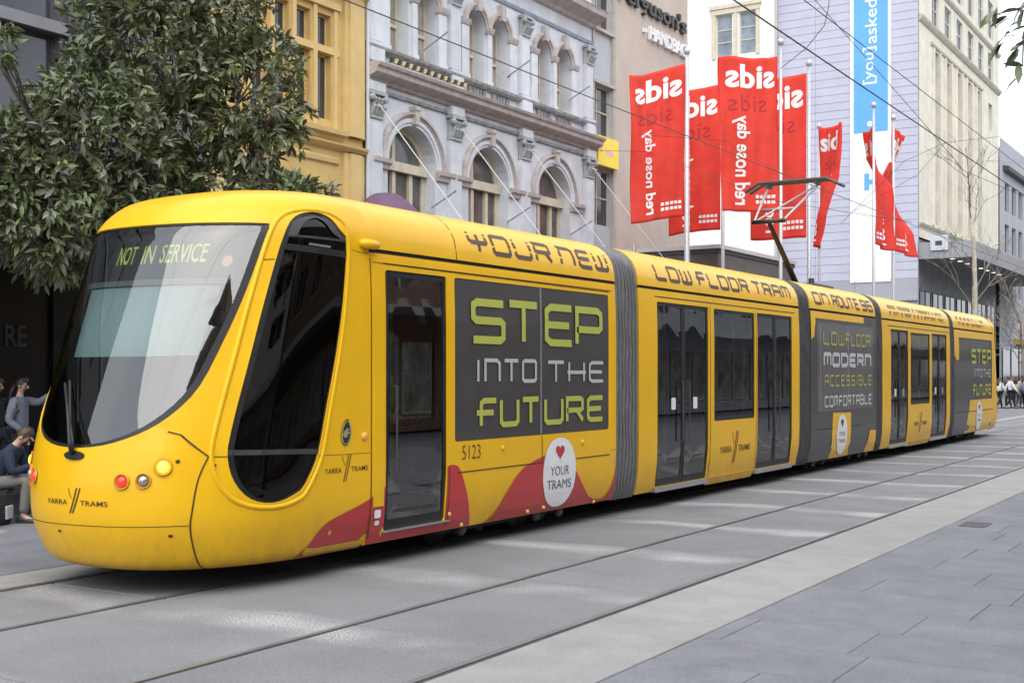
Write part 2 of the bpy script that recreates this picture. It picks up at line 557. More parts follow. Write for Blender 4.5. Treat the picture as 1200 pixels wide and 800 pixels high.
def sweep(mb, contour, ys, sc=None):
    n = len(contour)
    vs, fs = [], []
    for i, y in enumerate(ys):
        k = sc[i] if sc else 0
        for x, z in contour:
            d = k
            vs.append((XC + x + math.copysign(min(abs(x), abs(d)), x)*(1 if d > 0 else -1) if abs(x) > 1e-6 else XC, y, z + (d if z > 3.4 else 0)))
    for i in range(len(ys)-1):
        for j in range(n-1):
            fs.append((i*n+j, i*n+j+1, (i+1)*n+j+1, (i+1)*n+j))
    return mb.add(vs, fs)
FULL = [(wz(z), z) for z in (.22,.35,.6,.9,1.6,2.4,2.85,3.03)] + [tuple(q) for q in RC]
FULL = FULL + [(-x, z) for x, z in FULL[::-1][1:]]
ROOFC = [tuple(q) for q in RC] + [(-x, z) for x, z in RC[::-1][1:]]

def module(y0, y1, near_open, far_open, mat_wall=YEL, seam_low=None, name="body_module"):
    """one car section: side walls with real openings, lining, roof shell, floor and end walls"""
    body = None
    for M, ops, fl in ((NEAR, near_open, False), (FAR, far_open, True)):
        bot = .24
        w = MB()
        patch(w, [(y0,bot),(y1,bot),(y1,3.03),(y0,3.03)], [rrect(*o, r=.035) for o in ops], M, step=.35, rim=.06, flip=fl)
        q = w.build("side_wall", mat_wall, tram, auto=35); body = body or q
        l = MB()
        patch(l, [(y0+.02,.26),(y1-.02,.26),(y1-.02,3.1),(y0+.02,3.1)], [rrect(*o, r=.035) for o in ops], M, off=-.062, flip=not fl)
        l.build("interior_lining", INNER, tram)
    l = MB(); l.box(XC-1.22, XC+1.22, y0+.02, y1-.02, 3.02, 3.06); l.build("ceiling", INNER, tram)
    d = MB(); d.box(XC-1.2, XC+1.2, y0+.03, y1-.03, .26, .34); d.build("floor", mat("tram_floor", (.16,.165,.17), .7, nscale=4, namt=.1), tram)
    d = MB(); sweep(d, [(x*.985, z-.02) for x, z in FULL if z > 2.95], [y0+.01, y1-.01]); d.build("roof_tray", DARK, tram)
    for y in (y0+.012, y1-.012):
        d = MB(); d.add([(XC+x*.99, y, z) for x, z in FULL], [tuple(range(len(FULL)))]); d.build("end_wall", DARK, tram)
    r = MB()
    sweep(r, ROOFC, list(np.linspace(y0, y1, 7)))
    # folded edges
    for y in (y0, y1):
        n = len(ROOFC)
        r.add([(XC+x, y, z) for x, z in ROOFC] + [(XC+x*.96, y, z-.04) for x, z in ROOFC], [(i, i+1, n+i+1, n+i) for i in range(n-1)])
    r.build("roof_shell", YEL, tram, auto=40)
    return body

def bellows(y0, y1, m):
    b = MB()
    n = max(5, int((y1-y0)/.088))
    ys, sc = [y0], [-.03]
    for i in range(n):
        w = (y1-y0)/n
        for t, d in ((.06,-.10),(.16,-.10),(.30,-.012),(.55,-.0),(.82,-.012),(.94,-.10)):
            ys.append(y0+(i+t)*w); sc.append(d)
    ys.append(y1); sc.append(-.03)
    cont = []
    for (xa, za), (xb, zb) in zip(FULL[:-1], FULL[1:]):
        k = max(1, int(abs(zb-za)/.08))
        cont += [(xa+(xb-xa)*j/k, za+(zb-za)*j/k) for j in range(k)]
    cont.append(FULL[-1])
    sweep(b, cont, ys, sc)
    for v in b.v: v.y += .020*math.sin(v.z*9+.8*math.sin(v.z*3.1)+v.y*9)*math.sin(math.pi*min(1,max(0,(v.y-y0)/(y1-y0))))
    b.build("gangway_bellows", m, tram, auto=50)

def pane(name, y0, y1, z0, z1, m, off=-.02, parent=None, M=NEAR):
    mb = MB(); patch(mb, rrect(y0, y1, z0, z1, .03), [], M, step=.5, off=off, flip=(M is FAR))
    return mb.build(name, m, parent or tram)

def frame_ring(name, y0, y1, z0, z1, w, m, off=-.012, M=NEAR, parent=None, rim=.03):
    mb = MB(); patch(mb, rrect(y0, y1, z0, z1, .035), [rrect(y0+w, y1-w, z0+w, z1-w, .03)], M, step=.5, off=off, rim=rim)
    return mb.build(name, m, parent or tram)

def door_leaf(y0, y1, z0, z1, handle_y=None, pads=False):
    d = MB()
    patch(d, rrect(y0, y1, z0, z1, .03), [rrect(y0+.055, y1-.055, z0+.10, z1-.055, .03)], NEAR, step=.5, off=-.015, rim=.03)
    door = d.build("door", BLACK, tram)
    g = MB(); patch(g, rrect(y0+.045, y1-.045, z0+.09, z1-.045, .03), [], NEAR, step=.5, off=-.024)
    g.build("pane", GLASS, door)
    if handle_y is not None:
        h = MB()
        h.tube([NEAR(handle_y, .9, .0), NEAR(handle_y, .9, .035), NEAR(handle_y, 1.75, .035), NEAR(handle_y, 1.75, .0)], .011, 6)
        h.build("handle", DGREY, door)
    if pads:
        n = MB(); patch(n, rrect((y0+y1)/2+pads-.075, (y0+y1)/2+pads+.075, 1.36, 1.53, .02), [], NEAR, off=-.018)
        n.build("notice", WHITE, door)
    return door

# ---------------------------------------------------------------- section 1 (behind the near cab)
Y1a, Y1b = 9.25, 14.33
D1 = (9.49, 10.52, .35, 2.88)
W1 = (10.66, 14.13, 1.16, 2.88)
module(Y1a, Y1b, [D1, W1], [D1, W1])
door_leaf(*D1, handle_y=9.62)
win = pane("window_panel", W1[0]+.004, W1[1]-.004, W1[2]+.004, W1[3]-.004, VINYL, off=-.006)
mb = MB(); patch(mb, [(12.40,1.17),(12.44,1.17),(12.44,2.87),(12.40,2.87)], [], NEAR, step=.5, off=.002, rim=.004)
mb.build_each("glazing_bar", STEEL, win)
pane("pane", *W1, FARGLASS, M=FAR)
pane("pane", *D1, FARGLASS, M=FAR)
for q, m_ in (((9.64,9.92,1.86,2.14), mat("poster_blue", (.05,.22,.32), .6, nscale=9, namt=.5)), ((9.66,9.93,1.52,1.78), mat("poster_green", (.16,.26,.08), .6, nscale=9, namt=.5)), ((9.62,9.74,1.38,1.47), WHITE)):
    mb = MB(); patch(mb, rrect(*q, .01), [], NEAR, off=-.05); mb.build("door_poster", m_, tram)
# lettering on the dark panel
mb = MB()
techno(mb, "ST", 11.00, 12.33, 2.24, 2.66, .085, NEAR, .004, gap=.22)
techno(mb, "EP", 12.52, 13.90, 2.24, 2.66, .085, NEAR, .004, gap=.22)
techno(mb, "FUT", 11.10, 12.36, 1.31, 1.58, .062, NEAR, .004, gap=.30)
techno(mb, "URE", 12.52, 13.94, 1.30, 1.57, .062, NEAR, .004, gap=.30)
mb.build_each("letter", LIME, tram)
mb = MB()
techno(mb, "INTO", 11.06, 12.30, 1.79, 2.02, .042, NEAR, .004, gap=.36)
techno(mb, "THE", 12.58, 13.96, 1.78, 2.01, .042, NEAR, .004, gap=.36)
mb.build_each("letter", PALE, tram)
mb = MB(); text_on(mb, "5123", 10.79, 11.14, .965, 1.115, NEAR, .004, bold=-.01)
mb.build("fleet_number", BROWN, tram)
# red waves
def low(y): return .242
mb = MB()
wave = smooth_loop([(8.60,.50),(8.85,.56),(9.07,.62),(9.28,.70),(9.487,.79)], 4, closed=False)
patch(mb, [(9.252,.243)] + [(9.487,.243)] + [p for p in wave[::-1] if p[0] > 9.25] + [(9.252,.69)], [], NEAR, step=.2, off=.003)
patch(mb, [(9.487,.243),(10.523,.243),(10.523,.346),(9.487,.346)], [], NEAR, step=.2, off=.003)
w2 = smooth_loop([(10.523,.91),(10.61,.925),(10.74,.88),(10.87,.66),(10.95,.45),(11.02,.245)], 4, closed=False)
patch(mb, [(10.523,.243)] + w2[::-1], [], NEAR, step=.2, off=.003)
w3 = smooth_loop([(11.22,.245),(11.34,.26),(11.47,.33),(11.76,.61),(12.01,.79),(12.43,.90),(12.75,.93),(13.05,.85),(13.27,.68),(13.51,.45),(13.70,.32),(13.95,.275),(14.14,.31),(14.27,.50),(14.325,.70)], 4, closed=False)
patch(mb, [(14.325,.243)] + w3[::-1], [], NEAR, step=.2, off=.003)
mb.build_each("red_wave_decal", RED, tram)
# white oval badge with heart and lettering
def oval_badge(cy, cz, ry, rz, lines, off=.006, small=False):
    mb = MB(); patch(mb, ellipse(cy, cz, ry, rz, 40, 2.2), [], NEAR, step=.12, off=off)
    o = mb.build("oval_badge", WHITE, tram)
    h = []
    for k in range(28):
        t = 2*math.pi*k/28
        h.append((cy + .0068*ry/.4*16*math.sin(t)**3, cz + rz*.60 + .0052*rz/.42*(13*math.cos(t)-5*math.cos(2*t)-2*math.cos(3*t)-math.cos(4*t))*1.15))
    mb = MB(); patch(mb, h, [], NEAR, step=1e9, off=off+.003)
    mb.build("heart", RED if not small else BROWN, o)
    mb = MB()
    for s, u0, u1, v0, v1 in lines: text_on(mb, s, u0, u1, v0, v1, NEAR, off+.003, bold=-.005)
    mb.build("badge_text", VINYL, o)
oval_badge(12.86, .695, .39, .415, [("YOUR", 12.64, 13.08, .66, .77), ("TRAMS", 12.57, 13.14, .50, .61)])
# pads, lamps and vents along the side
def pad(y, z, ry=.035, rz=.022, m=None, off=.0):
    p = NEAR(y, z, off)
    mb = MB(); mb.lathe([(ry, p.x-.02), (ry, p.x+.012), (ry*.7, p.x+.022)], (0, y, z), 10, axis=0)
    return mb
AMB = mat("amber_marker", (.85,.42,.12), .3, nscale=30, namt=.1)
for y, z in ((11.59,1.05),(13.42,1.03)): pad(y, z, .028).build("side_marker", YEL, tram, smooth=False)
for y, z in ((10.59,.41),(10.86,.27),(12.2,.285),(12.55,.30),(13.83,.255)): pad(y, z, .022).build("side_reflector", AMB, tram)
mb = MB()
patch(mb, rrect(9.32,9.42,.49,.57,.02), [], NEAR, off=.006); patch(mb, rrect(9.335,9.405,.42,.465,.015), [], NEAR, off=.006)
mb.build_each("access_symbol", WHITE, tram)
def seam_line(path, w=.014, M=NEAR, off=.0045, parent=None):
    mb = MB(); ribbon(mb, densify_open(path, .15), w, M, off); return mb
sm = MB()
for pth in ([(10.70,.835),(12.46,.835)],[(13.26,.835),(14.14,.835)],[(9.262,.30),(9.262,2.98)],[(12.45,.835),(12.44,1.15)],[(9.46,2.94),(14.15,2.925)],[(10.56,.30),(10.56,.9)]):
    ribbon(sm, densify_open(pth, .2), .012, NEAR, .005)
ribbon(sm, [(10.72, s) for s in np.linspace(0, RS[-1], 24)], .014, ROOF, .002)
sm.build_each("panel_seam", SEAM, tram)
# raised door pillar and cantrail ledge
mb = MB(); patch(mb, [(9.30,.60),(9.46,.60),(9.46,2.92),(9.30,2.92)], [], NEAR, step=.3, off=.008, rim=.008); patch(mb, [(9.30,2.945),(14.24,2.945),(14.24,3.0),(9.30,3.0)], [], NEAR, step=.3, off=.010, rim=.010)
patch(mb, [(14.16,.9),(14.30,.9),(14.30,2.92),(14.16,2.92)], [], NEAR, step=.3, off=.008, rim=.008)
mb.build_each("door_pillar", YEL, tram, auto=35)
mb = MB(); p = NEAR(10, .345, 0); mb.box(p.x-.05, p.x+.018, 9.47, 10.60, .335, .352); mb.build("door_sill", STEEL, tram)
mb = MB(); techno(mb, "YOUR", 11.02, 12.74, zs(3.20), zs(3.40), .055, ROOF, .004, gap=.36); techno(mb, "NEW", 12.98, 14.18, zs(3.20), zs(3.40), .055, ROOF, .004, gap=.36)
mb.build_each("letter", BROWN, tram)
bellows(Y1b+.005, 15.00, BELL)

# maker's and operator's marks: two crossing pairs of strokes between two words
def operator_mark(u, v, w, M, off, parent=None, m=BROWN, words=True, wl=.9, sx=1.0):
    mb = MB()
    h = w*.20
    for k, (dx, sl) in enumerate(((-.02,.11),(.03,.12))):
        pth = [(u + (w*(dx - sl*.55))/sx, v-h), (u+(w*dx)/sx, v-h*.1), (u+(w*(dx+sl*.55))/sx, v+h)]
        ribbon(mb, smooth_loop(pth, 4, closed=False), w*.020, M, off, sx)
    pth = [(u - w*.10/sx, v+h*.95), (u - w*.075/sx, v+h*.5), (u - w*.045/sx, v+h*.2)]
    ribbon(mb, pth, w*.010, M, off+.0005, sx)
    if words:
        text_on(mb, "YARRA", u-w*.5/sx, u-w*.12/sx, v-h*.30, v+h*.10, M, off, bold=.004)
        text_on(mb, "TRAMS", u+w*.10/sx, u+w*.5/sx, v-h*.30, v+h*.10, M, off, bold=.004)
    return mb.build("operator_mark", m, parent or tram)

# ---------------------------------------------------------------- section 2
Y2a, Y2b = 15.01, 21.44
D2a, W2, D2b = (15.57,17.37,.30,2.87), (17.57,19.27,1.15,2.86), (19.38,21.08,.30,2.87)
module(Y2a, Y2b, [D2a, W2, D2b], [D2a, W2, D2b])
for D in (D2a, D2b):
    ym = (D[0]+D[1])/2
    door_leaf(D[0]+.005, ym-.006, D[2], D[3], handle_y=ym-.11, pads=.12 if D is D2a else False)
    door_leaf(ym+.006, D[1]-.005, D[2], D[3], handle_y=ym+.11, pads=-.02 if D is D2a else False)
    p = NEAR(D[0], .3, 0)
    mb = MB(); mb.box(p.x-.06, p.x+.022, D[0]-.02, D[1]+.03, .225, .29); mb.build("door_sill", STEEL, tram)
fr = frame_ring("window_frame", *W2, .05, BLACK)
pane("pane", W2[0]+.03, W2[1]-.03, W2[2]+.03, W2[3]-.03, GLASS, parent=fr)
for o in (D2a, W2, D2b): pane("pane", *o, FARGLASS, M=FAR)
operator_mark(18.42, .72, 1.25, NEAR, .005)
mb = MB(); patch(mb, [(17.42,.185),(19.30,.185),(19.30,.30),(17.42,.30)], [], NEAR, step=.3, off=.006, rim=.02); mb.build("skirt_panel", YEL, tram)
mb = MB(); techno(mb, "LOW", 15.62, 16.82, zs(3.19), zs(3.385), .055, ROOF, .004, gap=.36); techno(mb, "FLOOR", 17.06, 19.10, zs(3.19), zs(3.385), .055, ROOF, .004, gap=.36); techno(mb, "TRAM", 19.36, 21.06, zs(3.19), zs(3.385), .055, ROOF, .004, gap=.36)
mb.build_each("letter", BROWN, tram)
sm = MB()
for pth in ([(15.50,2.94),(21.2,2.94)],[(17.42,.30),(17.42,2.9)],[(19.32,.30),(19.32,2.9)]): ribbon(sm, densify_open(pth, .3), .014, NEAR, .004)
sm.build_each("panel_seam", SEAM, tram)
bellows(Y2b+.005, 22.06, BELLD)

# ---------------------------------------------------------------- section 3 (grey, fully covered with vinyl)
Y3a, Y3b = 22.07, 26.30
W3 = (22.20, 26.20, 1.12, 2.86)
module(Y3a, Y3b, [], [W3], mat_wall=VINYL)
pane("pane", *W3, FARGLASS, M=FAR)
mb = MB()
patch(mb, [(22.08,2.50),(22.22,2.55),(22.34,2.82),(22.34,2.90),(25.42,2.90),(25.42,3.025),(22.08,3.025)], [], NEAR, step=.3, off=.004)
patch(mb, [(23.28,.243),(24.50,.243),(24.50,1.10),(23.36,1.12)], [], NEAR, step=.3, off=.004)
patch(mb, [(25.60,.243),(26.29,.243),(26.29,.68),(25.84,.70)], [], NEAR, step=.3, off=.004)
mb.build_each("yellow_decal", YEL, tram)
w3 = pane("window_panel", 22.42, 26.05, 1.16, 2.83, mat("tram_grey_panel", (.10,.094,.095), .35, nscale=3, namt=.1, coat=.3), off=.003)
mb = MB()
for y in (22.60, 24.31): patch(mb, [(y-.014,1.18),(y+.014,1.18),(y+.014,2.82),(y-.014,2.82)], [], NEAR, step=.5, off=.006)
mb.build_each("glazing_bar", GALV, w3)
DLIME = mat("dull_lime_lettering", (.36,.34,.10), .5)
PALE2 = mat("light_grey_lettering", (.50,.50,.51), .5)
mb = MB(); techno(mb, "LOW", 22.76, 24.02, 2.43, 2.65, .045, NEAR, .009, gap=.4); techno(mb, "FLOOR", 24.14, 25.80, 2.43, 2.65, .045, NEAR, .009, gap=.4)
techno(mb, "ACCESSIBLE", 22.84, 25.90, 1.64, 1.83, .04, NEAR, .009, gap=.45)
mb.build_each("letter", DLIME, tram)
mb = MB(); techno(mb, "MODERN", 22.80, 25.85, 2.03, 2.24, .075, NEAR, .009, gap=.34)
techno(mb, "COMFORTABLE", 22.85, 25.90, 1.25, 1.43, .042, NEAR, .009, gap=.42)
mb.build_each("letter", PALE2, tram)
oval_badge(23.92, .68, .33, .39, [("YOUR", 23.74, 24.10, .66, .74), ("TRAMS", 23.70, 24.14, .52, .60)], off=.009, small=True)
sm = MB()
for pth in ([(22.4,.825),(23.34,.825)],[(24.5,.825),(25.3,.825)]): ribbon(sm, pth, .016, NEAR, .006)
sm.build_each("panel_seam", SEAM, tram)
mb = MB(); techno(mb, "ON", 22.40, 23.26, zs(3.18), zs(3.38), .055, ROOF, .004, gap=.36); techno(mb, "ROUTE", 23.52, 25.20, zs(3.18), zs(3.38), .055, ROOF, .004, gap=.36); techno(mb, "96", 25.42, 26.14, zs(3.18), zs(3.38), .055, ROOF, .004, gap=.36)
mb.build_each("letter", BROWN, tram)
bellows(Y3b+.005, 26.80, BELLD)

def roofmarks(y0, y1):
    """two rows of small print too far off to read"""
    rr = random.Random(y0)
    mb = MB()
    for za, zb in ((3.30,3.385),(3.16,3.245)):
        y = y0 + rr.uniform(0,.3)
        while y < y1:
            w = rr.uniform(.07,.13)
            for q in range(rr.choice((1,2,2))):
                u = y+q*w*.6
                patch(mb, [(u,zs(za)),(u+.035,zs(za)),(u+.035,zs(zb)),(u,zs(zb))], [], ROOF, off=.004)
            patch(mb, [(y,zs(za if rr.random() < .5 else zb-.03)),(y+w,zs(za if rr.random() < .5 else zb-.03)),(y+w,zs(zb)),(y,zs(zb))] if False else [(y,zs(zb-.03)),(y+w,zs(zb-.03)),(y+w,zs(zb)),(y,zs(zb))], [], ROOF, off=.0045)
            y += w + rr.choice((.06,.07,.07,.22))
    o = mb.build("small_print", BROWN, tram); o["kind"] = "stuff"
# ---------------------------------------------------------------- section 4
Y4a, Y4b = 26.81, 33.05
D4a, W4, D4b = (27.45,28.95,.30,2.85), (29.12,30.95,1.15,2.82), (31.12,32.72,.30,2.85)
module(Y4a, Y4b, [D4a, W4, D4b], [D4a, W4, D4b])
for D in (D4a, D4b):
    ym = (D[0]+D[1])/2
    door_leaf(D[0]+.005, ym-.006, D[2], D[3], handle_y=ym-.11, pads=.05)
    door_leaf(ym+.006, D[1]-.005, D[2], D[3], handle_y=ym+.11, pads=-.05)
    p = NEAR(D[0], .3, 0)
    mb = MB(); mb.box(p.x-.06, p.x+.022, D[0]-.02, D[1]+.03, .225, .29); mb.build("door_sill", STEEL, tram)
fr = frame_ring("window_frame", *W4, .05, BLACK)
pane("pane", W4[0]+.03, W4[1]-.03, W4[2]+.03, W4[3]-.03, GLASS, parent=fr)
for o in (D4a, W4, D4b): pane("pane", *o, FARGLASS, M=FAR)
operator_mark(30.02, .72, 1.2, NEAR, .005)
mb = MB(); patch(mb, [(29.0,.185),(31.06,.185),(31.06,.30),(29.0,.30)], [ellipse(30.5,.18,.33,.115,20)] if False else [], NEAR, step=.3, off=.006, rim=.02); mb.build("skirt_panel", YEL, tram)
roofmarks(27.2, 32.4)
sm = MB(); ribbon(sm, densify_open([(27.2,2.92),(32.9,2.92)], .5), .016, NEAR, .004); sm.build_each("panel_seam", SEAM, tram)
bellows(Y4b+.005, 33.50, BELLD)

# ---------------------------------------------------------------- section 5
Y5a, Y5b = 33.51, 38.55
W5 = (34.10, 38.30, 1.15, 2.80)
module(Y5a, Y5b, [W5], [W5], mat_wall=VINYL)
pane("window_panel", *[W5[0]+.004, W5[1]-.004, W5[2]+.004, W5[3]-.004], VINYL, off=-.006)
pane("pane", *W5, FARGLASS, M=FAR)
mb = MB()
patch(mb, [(33.52,2.35),(33.82,2.20),(34.06,2.25),(34.06,2.83),(38.54,2.84),(38.54,3.025),(33.52,3.025)], [], NEAR, step=.4, off=.004)
patch(mb, [(35.0,.243),(38.54,.243),(38.54,1.14),(35.4,1.14)], [], NEAR, step=.4, off=.004)
patch(mb, [(38.32,1.13),(38.54,1.13),(38.54,2.85),(38.32,2.85)], [], NEAR, step=.4, off=.005)
mb.build_each("yellow_decal", YEL, tram)
mb = MB(); techno(mb, "STEP", 35.60, 38.20, 2.18, 2.52, .08, NEAR, .004, gap=.34); techno(mb, "FUTURE", 35.80, 38.20, 1.28, 1.54, .06, NEAR, .004, gap=.4); mb.build_each("letter", LIME, tram)
mb = MB(); techno(mb, "INTO", 35.90, 37.0, 1.78, 1.98, .04, NEAR, .004, gap=.4); techno(mb, "THE", 37.15, 38.15, 1.78, 1.98, .04, NEAR, .004, gap=.4); mb.build_each("letter", PALE, tram)
oval_badge(36.58, .68, .36, .41, [("YOUR", 36.4, 36.76, .66, .74), ("TRAMS", 36.34, 36.82, .52, .60)], off=.009, small=True)
roofmarks(33.9, 37.4)
sm = MB(); ribbon(sm, densify_open([(33.8,.83),(38.5,.83)], .5), .02, NEAR, .007); sm.build_each("panel_seam", SEAM, tram)

# ---------------------------------------------------------------- cabs
P_, Q_, YT, W0, YE = 2.5, 2.0, 6.85, 1.325, 9.25
LV = np.array([(.215,1.17,.26,1.45),(.29,1.25,.14,1.45),(.55,1.31,.03,1.45),(.80,1.325,0,1.45),(1.10,1.325,.02,1.45),(1.45,1.325,.10,1.45),(2.0,1.322,.27,1.45),(2.5,1.315,.44,1.42),(3.0,1.306,.62,1.40),(3.2,1.293,.73,1.36),(3.36,1.235,.88,1.25),(3.48,1.15,1.08,1.1),(3.56,.99,1.38,.9),(3.61,.75,1.72,.65),(3.642,.4,2.05,.35),(3.652,.0,2.25,.1)])
_ph = np.linspace(0, math.pi/2, 801)
_xr = np.sin(_ph)**(2/P_); _yr = 1-np.cos(_ph)**(2/Q_)
_arc = np.concatenate([[0], np.cumsum(np.hypot(np.diff(_xr*W0), np.diff(_yr*1.45)))]); _arc /= _arc[-1]
def _lv(b):
    n = len(LV)-1
    b = min(max(b, 0), n-1e-9); i = int(b); t = b-i
    p0, p1, p2, p3 = LV[max(i-1,0)], LV[i], LV[min(i+1,n)], LV[min(i+2,n)]
    return .5*(2*p1+(p2-p0)*t+(2*p0-5*p1+4*p2-p3)*t*t+(3*p1-p0-3*p2+p3)*t**3)
def _cab(a, b):
    z, w, r, D = _lv(b)
    n = min(abs(a), 1)
    x = np.interp(n, _arc, _xr)*w; y = YT+r+D*np.interp(n, _arc, _yr)
    if abs(a) > 1: y = (YT+r+D) + (YE-YT-r-D)*(abs(a)-1)
    return Vector((math.copysign(x, a), y, z))
def cabmap(rear=False):
    def M(a, b, o):
        p = _cab(a, b)
        if o:
            e = .01
            du = _cab(a+e, b)-_cab(a-e, b); b1 = min(b, 14.8)
            dv = _cab(a, b1+.05)-_cab(a, b1-.05)
            n = du.cross(dv)
            if n.length > 1e-9: p = p + n.normalized()*o
        if rear: return Vector((XC+p.x, Y5b + (YE-p.y)*.62, p.z))
        return Vector((XC+p.x, p.y, p.z))
    return M
wsR = [(0,4.47),(.15,4.55),(.285,4.80),(.395,5.15),(.48,5.60),(.53,6.3),(.566,7.0),(.590,7.7),(.602,8.5),(.597,8.93),(.57,9.02),(.335,8.97),(.12,8.95)]
WS = wsR + [(-a, b) for a, b in wsR[::-1][1:] if a > 0]
WS = [p for p in WS]
WS = smooth_loop([(a,b) for a,b in WS], 3)
swR = [(.672,8.22),(.682,9.1),(.725,9.68),(.81,9.93),(.90,9.62),(.985,8.8),(1.17,7.95),(1.285,7.1),(1.275,6.18),(1.24,5.35),(1.20,4.2),(1.08,3.5),(.95,3.03),(.845,2.85),(.745,3.03),(.675,3.55),(.637,4.25),(.635,4.95),(.645,5.9),(.657,7.05)]
SWN = smooth_loop(swR, 3)
SWF = [(-a, b) for a, b in SWN[::-1]]
CSX = 2.6
def grow(loop, d, sx=CSX):
    P = [Vector((a*sx, b)) for a, b in loop]; n = len(P)
    c = sum(P, Vector((0,0)))/n
    ar = sum(P[i].x*P[(i+1)%n].y-P[(i+1)%n].x*P[i].y for i in range(n))
    out = []
    for i in range(n):
        t = (P[(i+1)%n]-P[i-1]); t.normalize()
        nn = Vector((t.y, -t.x))*(1 if ar > 0 else -1)
        q = P[i]+nn*d
        out.append((q.x/sx, q.y))
    return out
def build_cab(rear):
    M = cabmap(rear)
    mb = MB()
    outer = [(-2,0),(2,0),(2,14.99),(-2,14.99)]
    patch(mb, outer, [WS, SWN, SWF], M, step=.24, rim=.05, sx=CSX, rim_outer=False, flip=rear)
    cab = mb.build("cab_shell", YEL, tram, smooth=True)
    m = cab.modifiers.new("split", "EDGE_SPLIT"); m.split_angle = RAD(50)
    mb = MB(); patch(mb, outer, [grow(WS,.02), grow(SWN,.02), grow(SWF,.02)], M, step=.5, off=-.06, sx=CSX, flip=not rear)
    mb.build("cab_lining", mat("cab_lining_grey", (.085,.095,.09), .7, nscale=3, namt=.2), tram)
    mb = MB(); patch(mb, WS, [grow(WS, -.085)], M, step=.2, off=-.012, sx=CSX); mb.build("windscreen_seal", BLACK, tram, smooth=True)
    mb = MB(); patch(mb, WS, [], M, step=.2, off=-.018, sx=CSX, flip=rear); mb.build("windscreen", WSGLASS, tram, smooth=True)
    for S in (SWN, SWF):
        mb = MB(); patch(mb, S, [grow(S, -.07)], M, step=.2, off=-.012, sx=CSX); s = mb.build("side_window_seal", BLACK, tram, smooth=True)
        mb = MB(); patch(mb, S, [], M, step=.2, off=-.018, sx=CSX, flip=rear); mb.build("side_window", DGLASS, tram, smooth=True)
        # raised yellow surround
        ring = grow(S, .16)
        pts = [M(a, b, -.012) for a, b in ring]
        mb = MB(); mb.tube(pts + [pts[0], ], .026, 8, cap=False); mb.build_each("window_surround", YEL, tram, smooth=True)
    return M
CAB = build_cab(False)
RCAB = build_cab(True)

# near cab: everything the front shows
def cabtube(path, r, m, name, off=0, parent=None, n=6):
    mb = MB(); mb.tube([CAB(a, b, off) for a, b in path], r, n); return mb.build(name, m, parent or tram, smooth=True)
sm = MB()
def cline(path, w=.012, off=.003): ribbon(sm, smooth_loop(path, 4, closed=False) if len(path) > 5 else densify_open(path, .08), w*1.05, CAB, off, sx=CSX)
cline([(.40,4.87),(.45,4.80),(.565,4.26),(.636,4.24)], .022)
cline([(1.20,4.12),(1.6,4.09),(1.995,4.08)])
cline([(.565,4.26),(.545,3.9),(.53,3.48),(.515,2.73),(.505,2.2),(.505,1.5),(.512,.6),(.52,.05)], .015)
cline([(-.60,2.2),(-.3,2.19),(-.1,2.2),(.09,2.22),(.31,2.24),(.505,2.26)], .022)
cline([(-.40,4.87),(-.45,4.80),(-.565,4.26),(-.636,4.24)], .018)
cline([(.605,7.70),(.66,7.72)], .014)
cline([(1.30,8.10),(1.65,8.05),(1.99,8.05)], .012)
sm.build_each("panel_seam", SEAM, tram)
mb = MB(); patch(mb, smooth_loop([(.635,4.28),(1.20,4.16)], 1, False) + [(1.205,4.30),(.638,4.42)], [], CAB, off=-.008, step=.4, sx=CSX); mb.build("window_bar", DGREY, tram)
mb = MB()
ca = .84
arch = [(ca+(a-ca)*.76, 8.42+(b-8.42)*.80) for a, b in SWN if b > 8.42]

ribbon(mb, densify_open([(a, b) for a, b in arch] + [(arch[-1][0], 8.42), (arch[0][0], 8.42), arch[0]], .1), .12, CAB, -.006, sx=CSX)
mb.build("vent_window_frame", DGREY, tram)
mb = MB(); ribbon(mb, [(.69,8.02),(.85,7.98),(1.0,7.95),(1.15,7.93)], .16, CAB, -.004, sx=CSX); mb.build("window_bar", BLACK, tram)
mb = MB(); ribbon(mb, [(.80,8.14),(.92,8.10)], .07, CAB, -.002, sx=CSX); mb.build("window_catch", STEEL, tram)
# lamps
LAMPR = mat("red_lamp_lens", (.75,.03,.02), .15, coat=.6, emit=(.9,.05,.03), estr=.25)
LAMPA = mat("amber_lamp_lens", (.95,.62,.02), .15, coat=.6, emit=(1,.72,.05), estr=1.5)
LAMPC = mat("clear_lamp_lens", (.45,.42,.40), .08, metal=.7, coat=.6)
LORG = mat("orange_lamp_lens", (.80,.16,.04), .2, coat=.6, emit=(.9,.2,.05), estr=.12)
CUP = mat("lamp_cup_paint", (.60,.27,.004), .4, coat=.4)
def lamp(a, b, r, lens, ring=True):
    o = CAB(a, b, 0); n = (CAB(a, b, .1)-o).normalized()
    t = n.cross(Vector((0,0,1))).normalized(); u = t.cross(n)
    def disc(prof):
        mb = MB(); k = 20; vs, fs = [], []
        for rr, d in prof:
            for i in range(k):
                q = 2*math.pi*i/k
                vs.append(o + t*(rr*math.cos(q)) + u*(rr*math.sin(q)) + n*d)
        for i in range(len(prof)-1):
            for j in range(k):
                fs.append((i*k+j, i*k+(j+1)%k, (i+1)*k+(j+1)%k, (i+1)*k+j))
        fs.append(tuple((len(prof)-1)*k+j for j in range(k)))
        return mb.add(vs, fs)
    h = disc([(r*1.25, .004), (r*1.2, .014), (r*1.02, .012), (r*.98, .002), (r*.98,-.0)]).build("headlight", CUP, tram, smooth=True)
    disc([(r*.80, .003), (r*.76, .016), (r*.5, .028), (r*.1, .033)]).build("lens", lens, h, smooth=True)
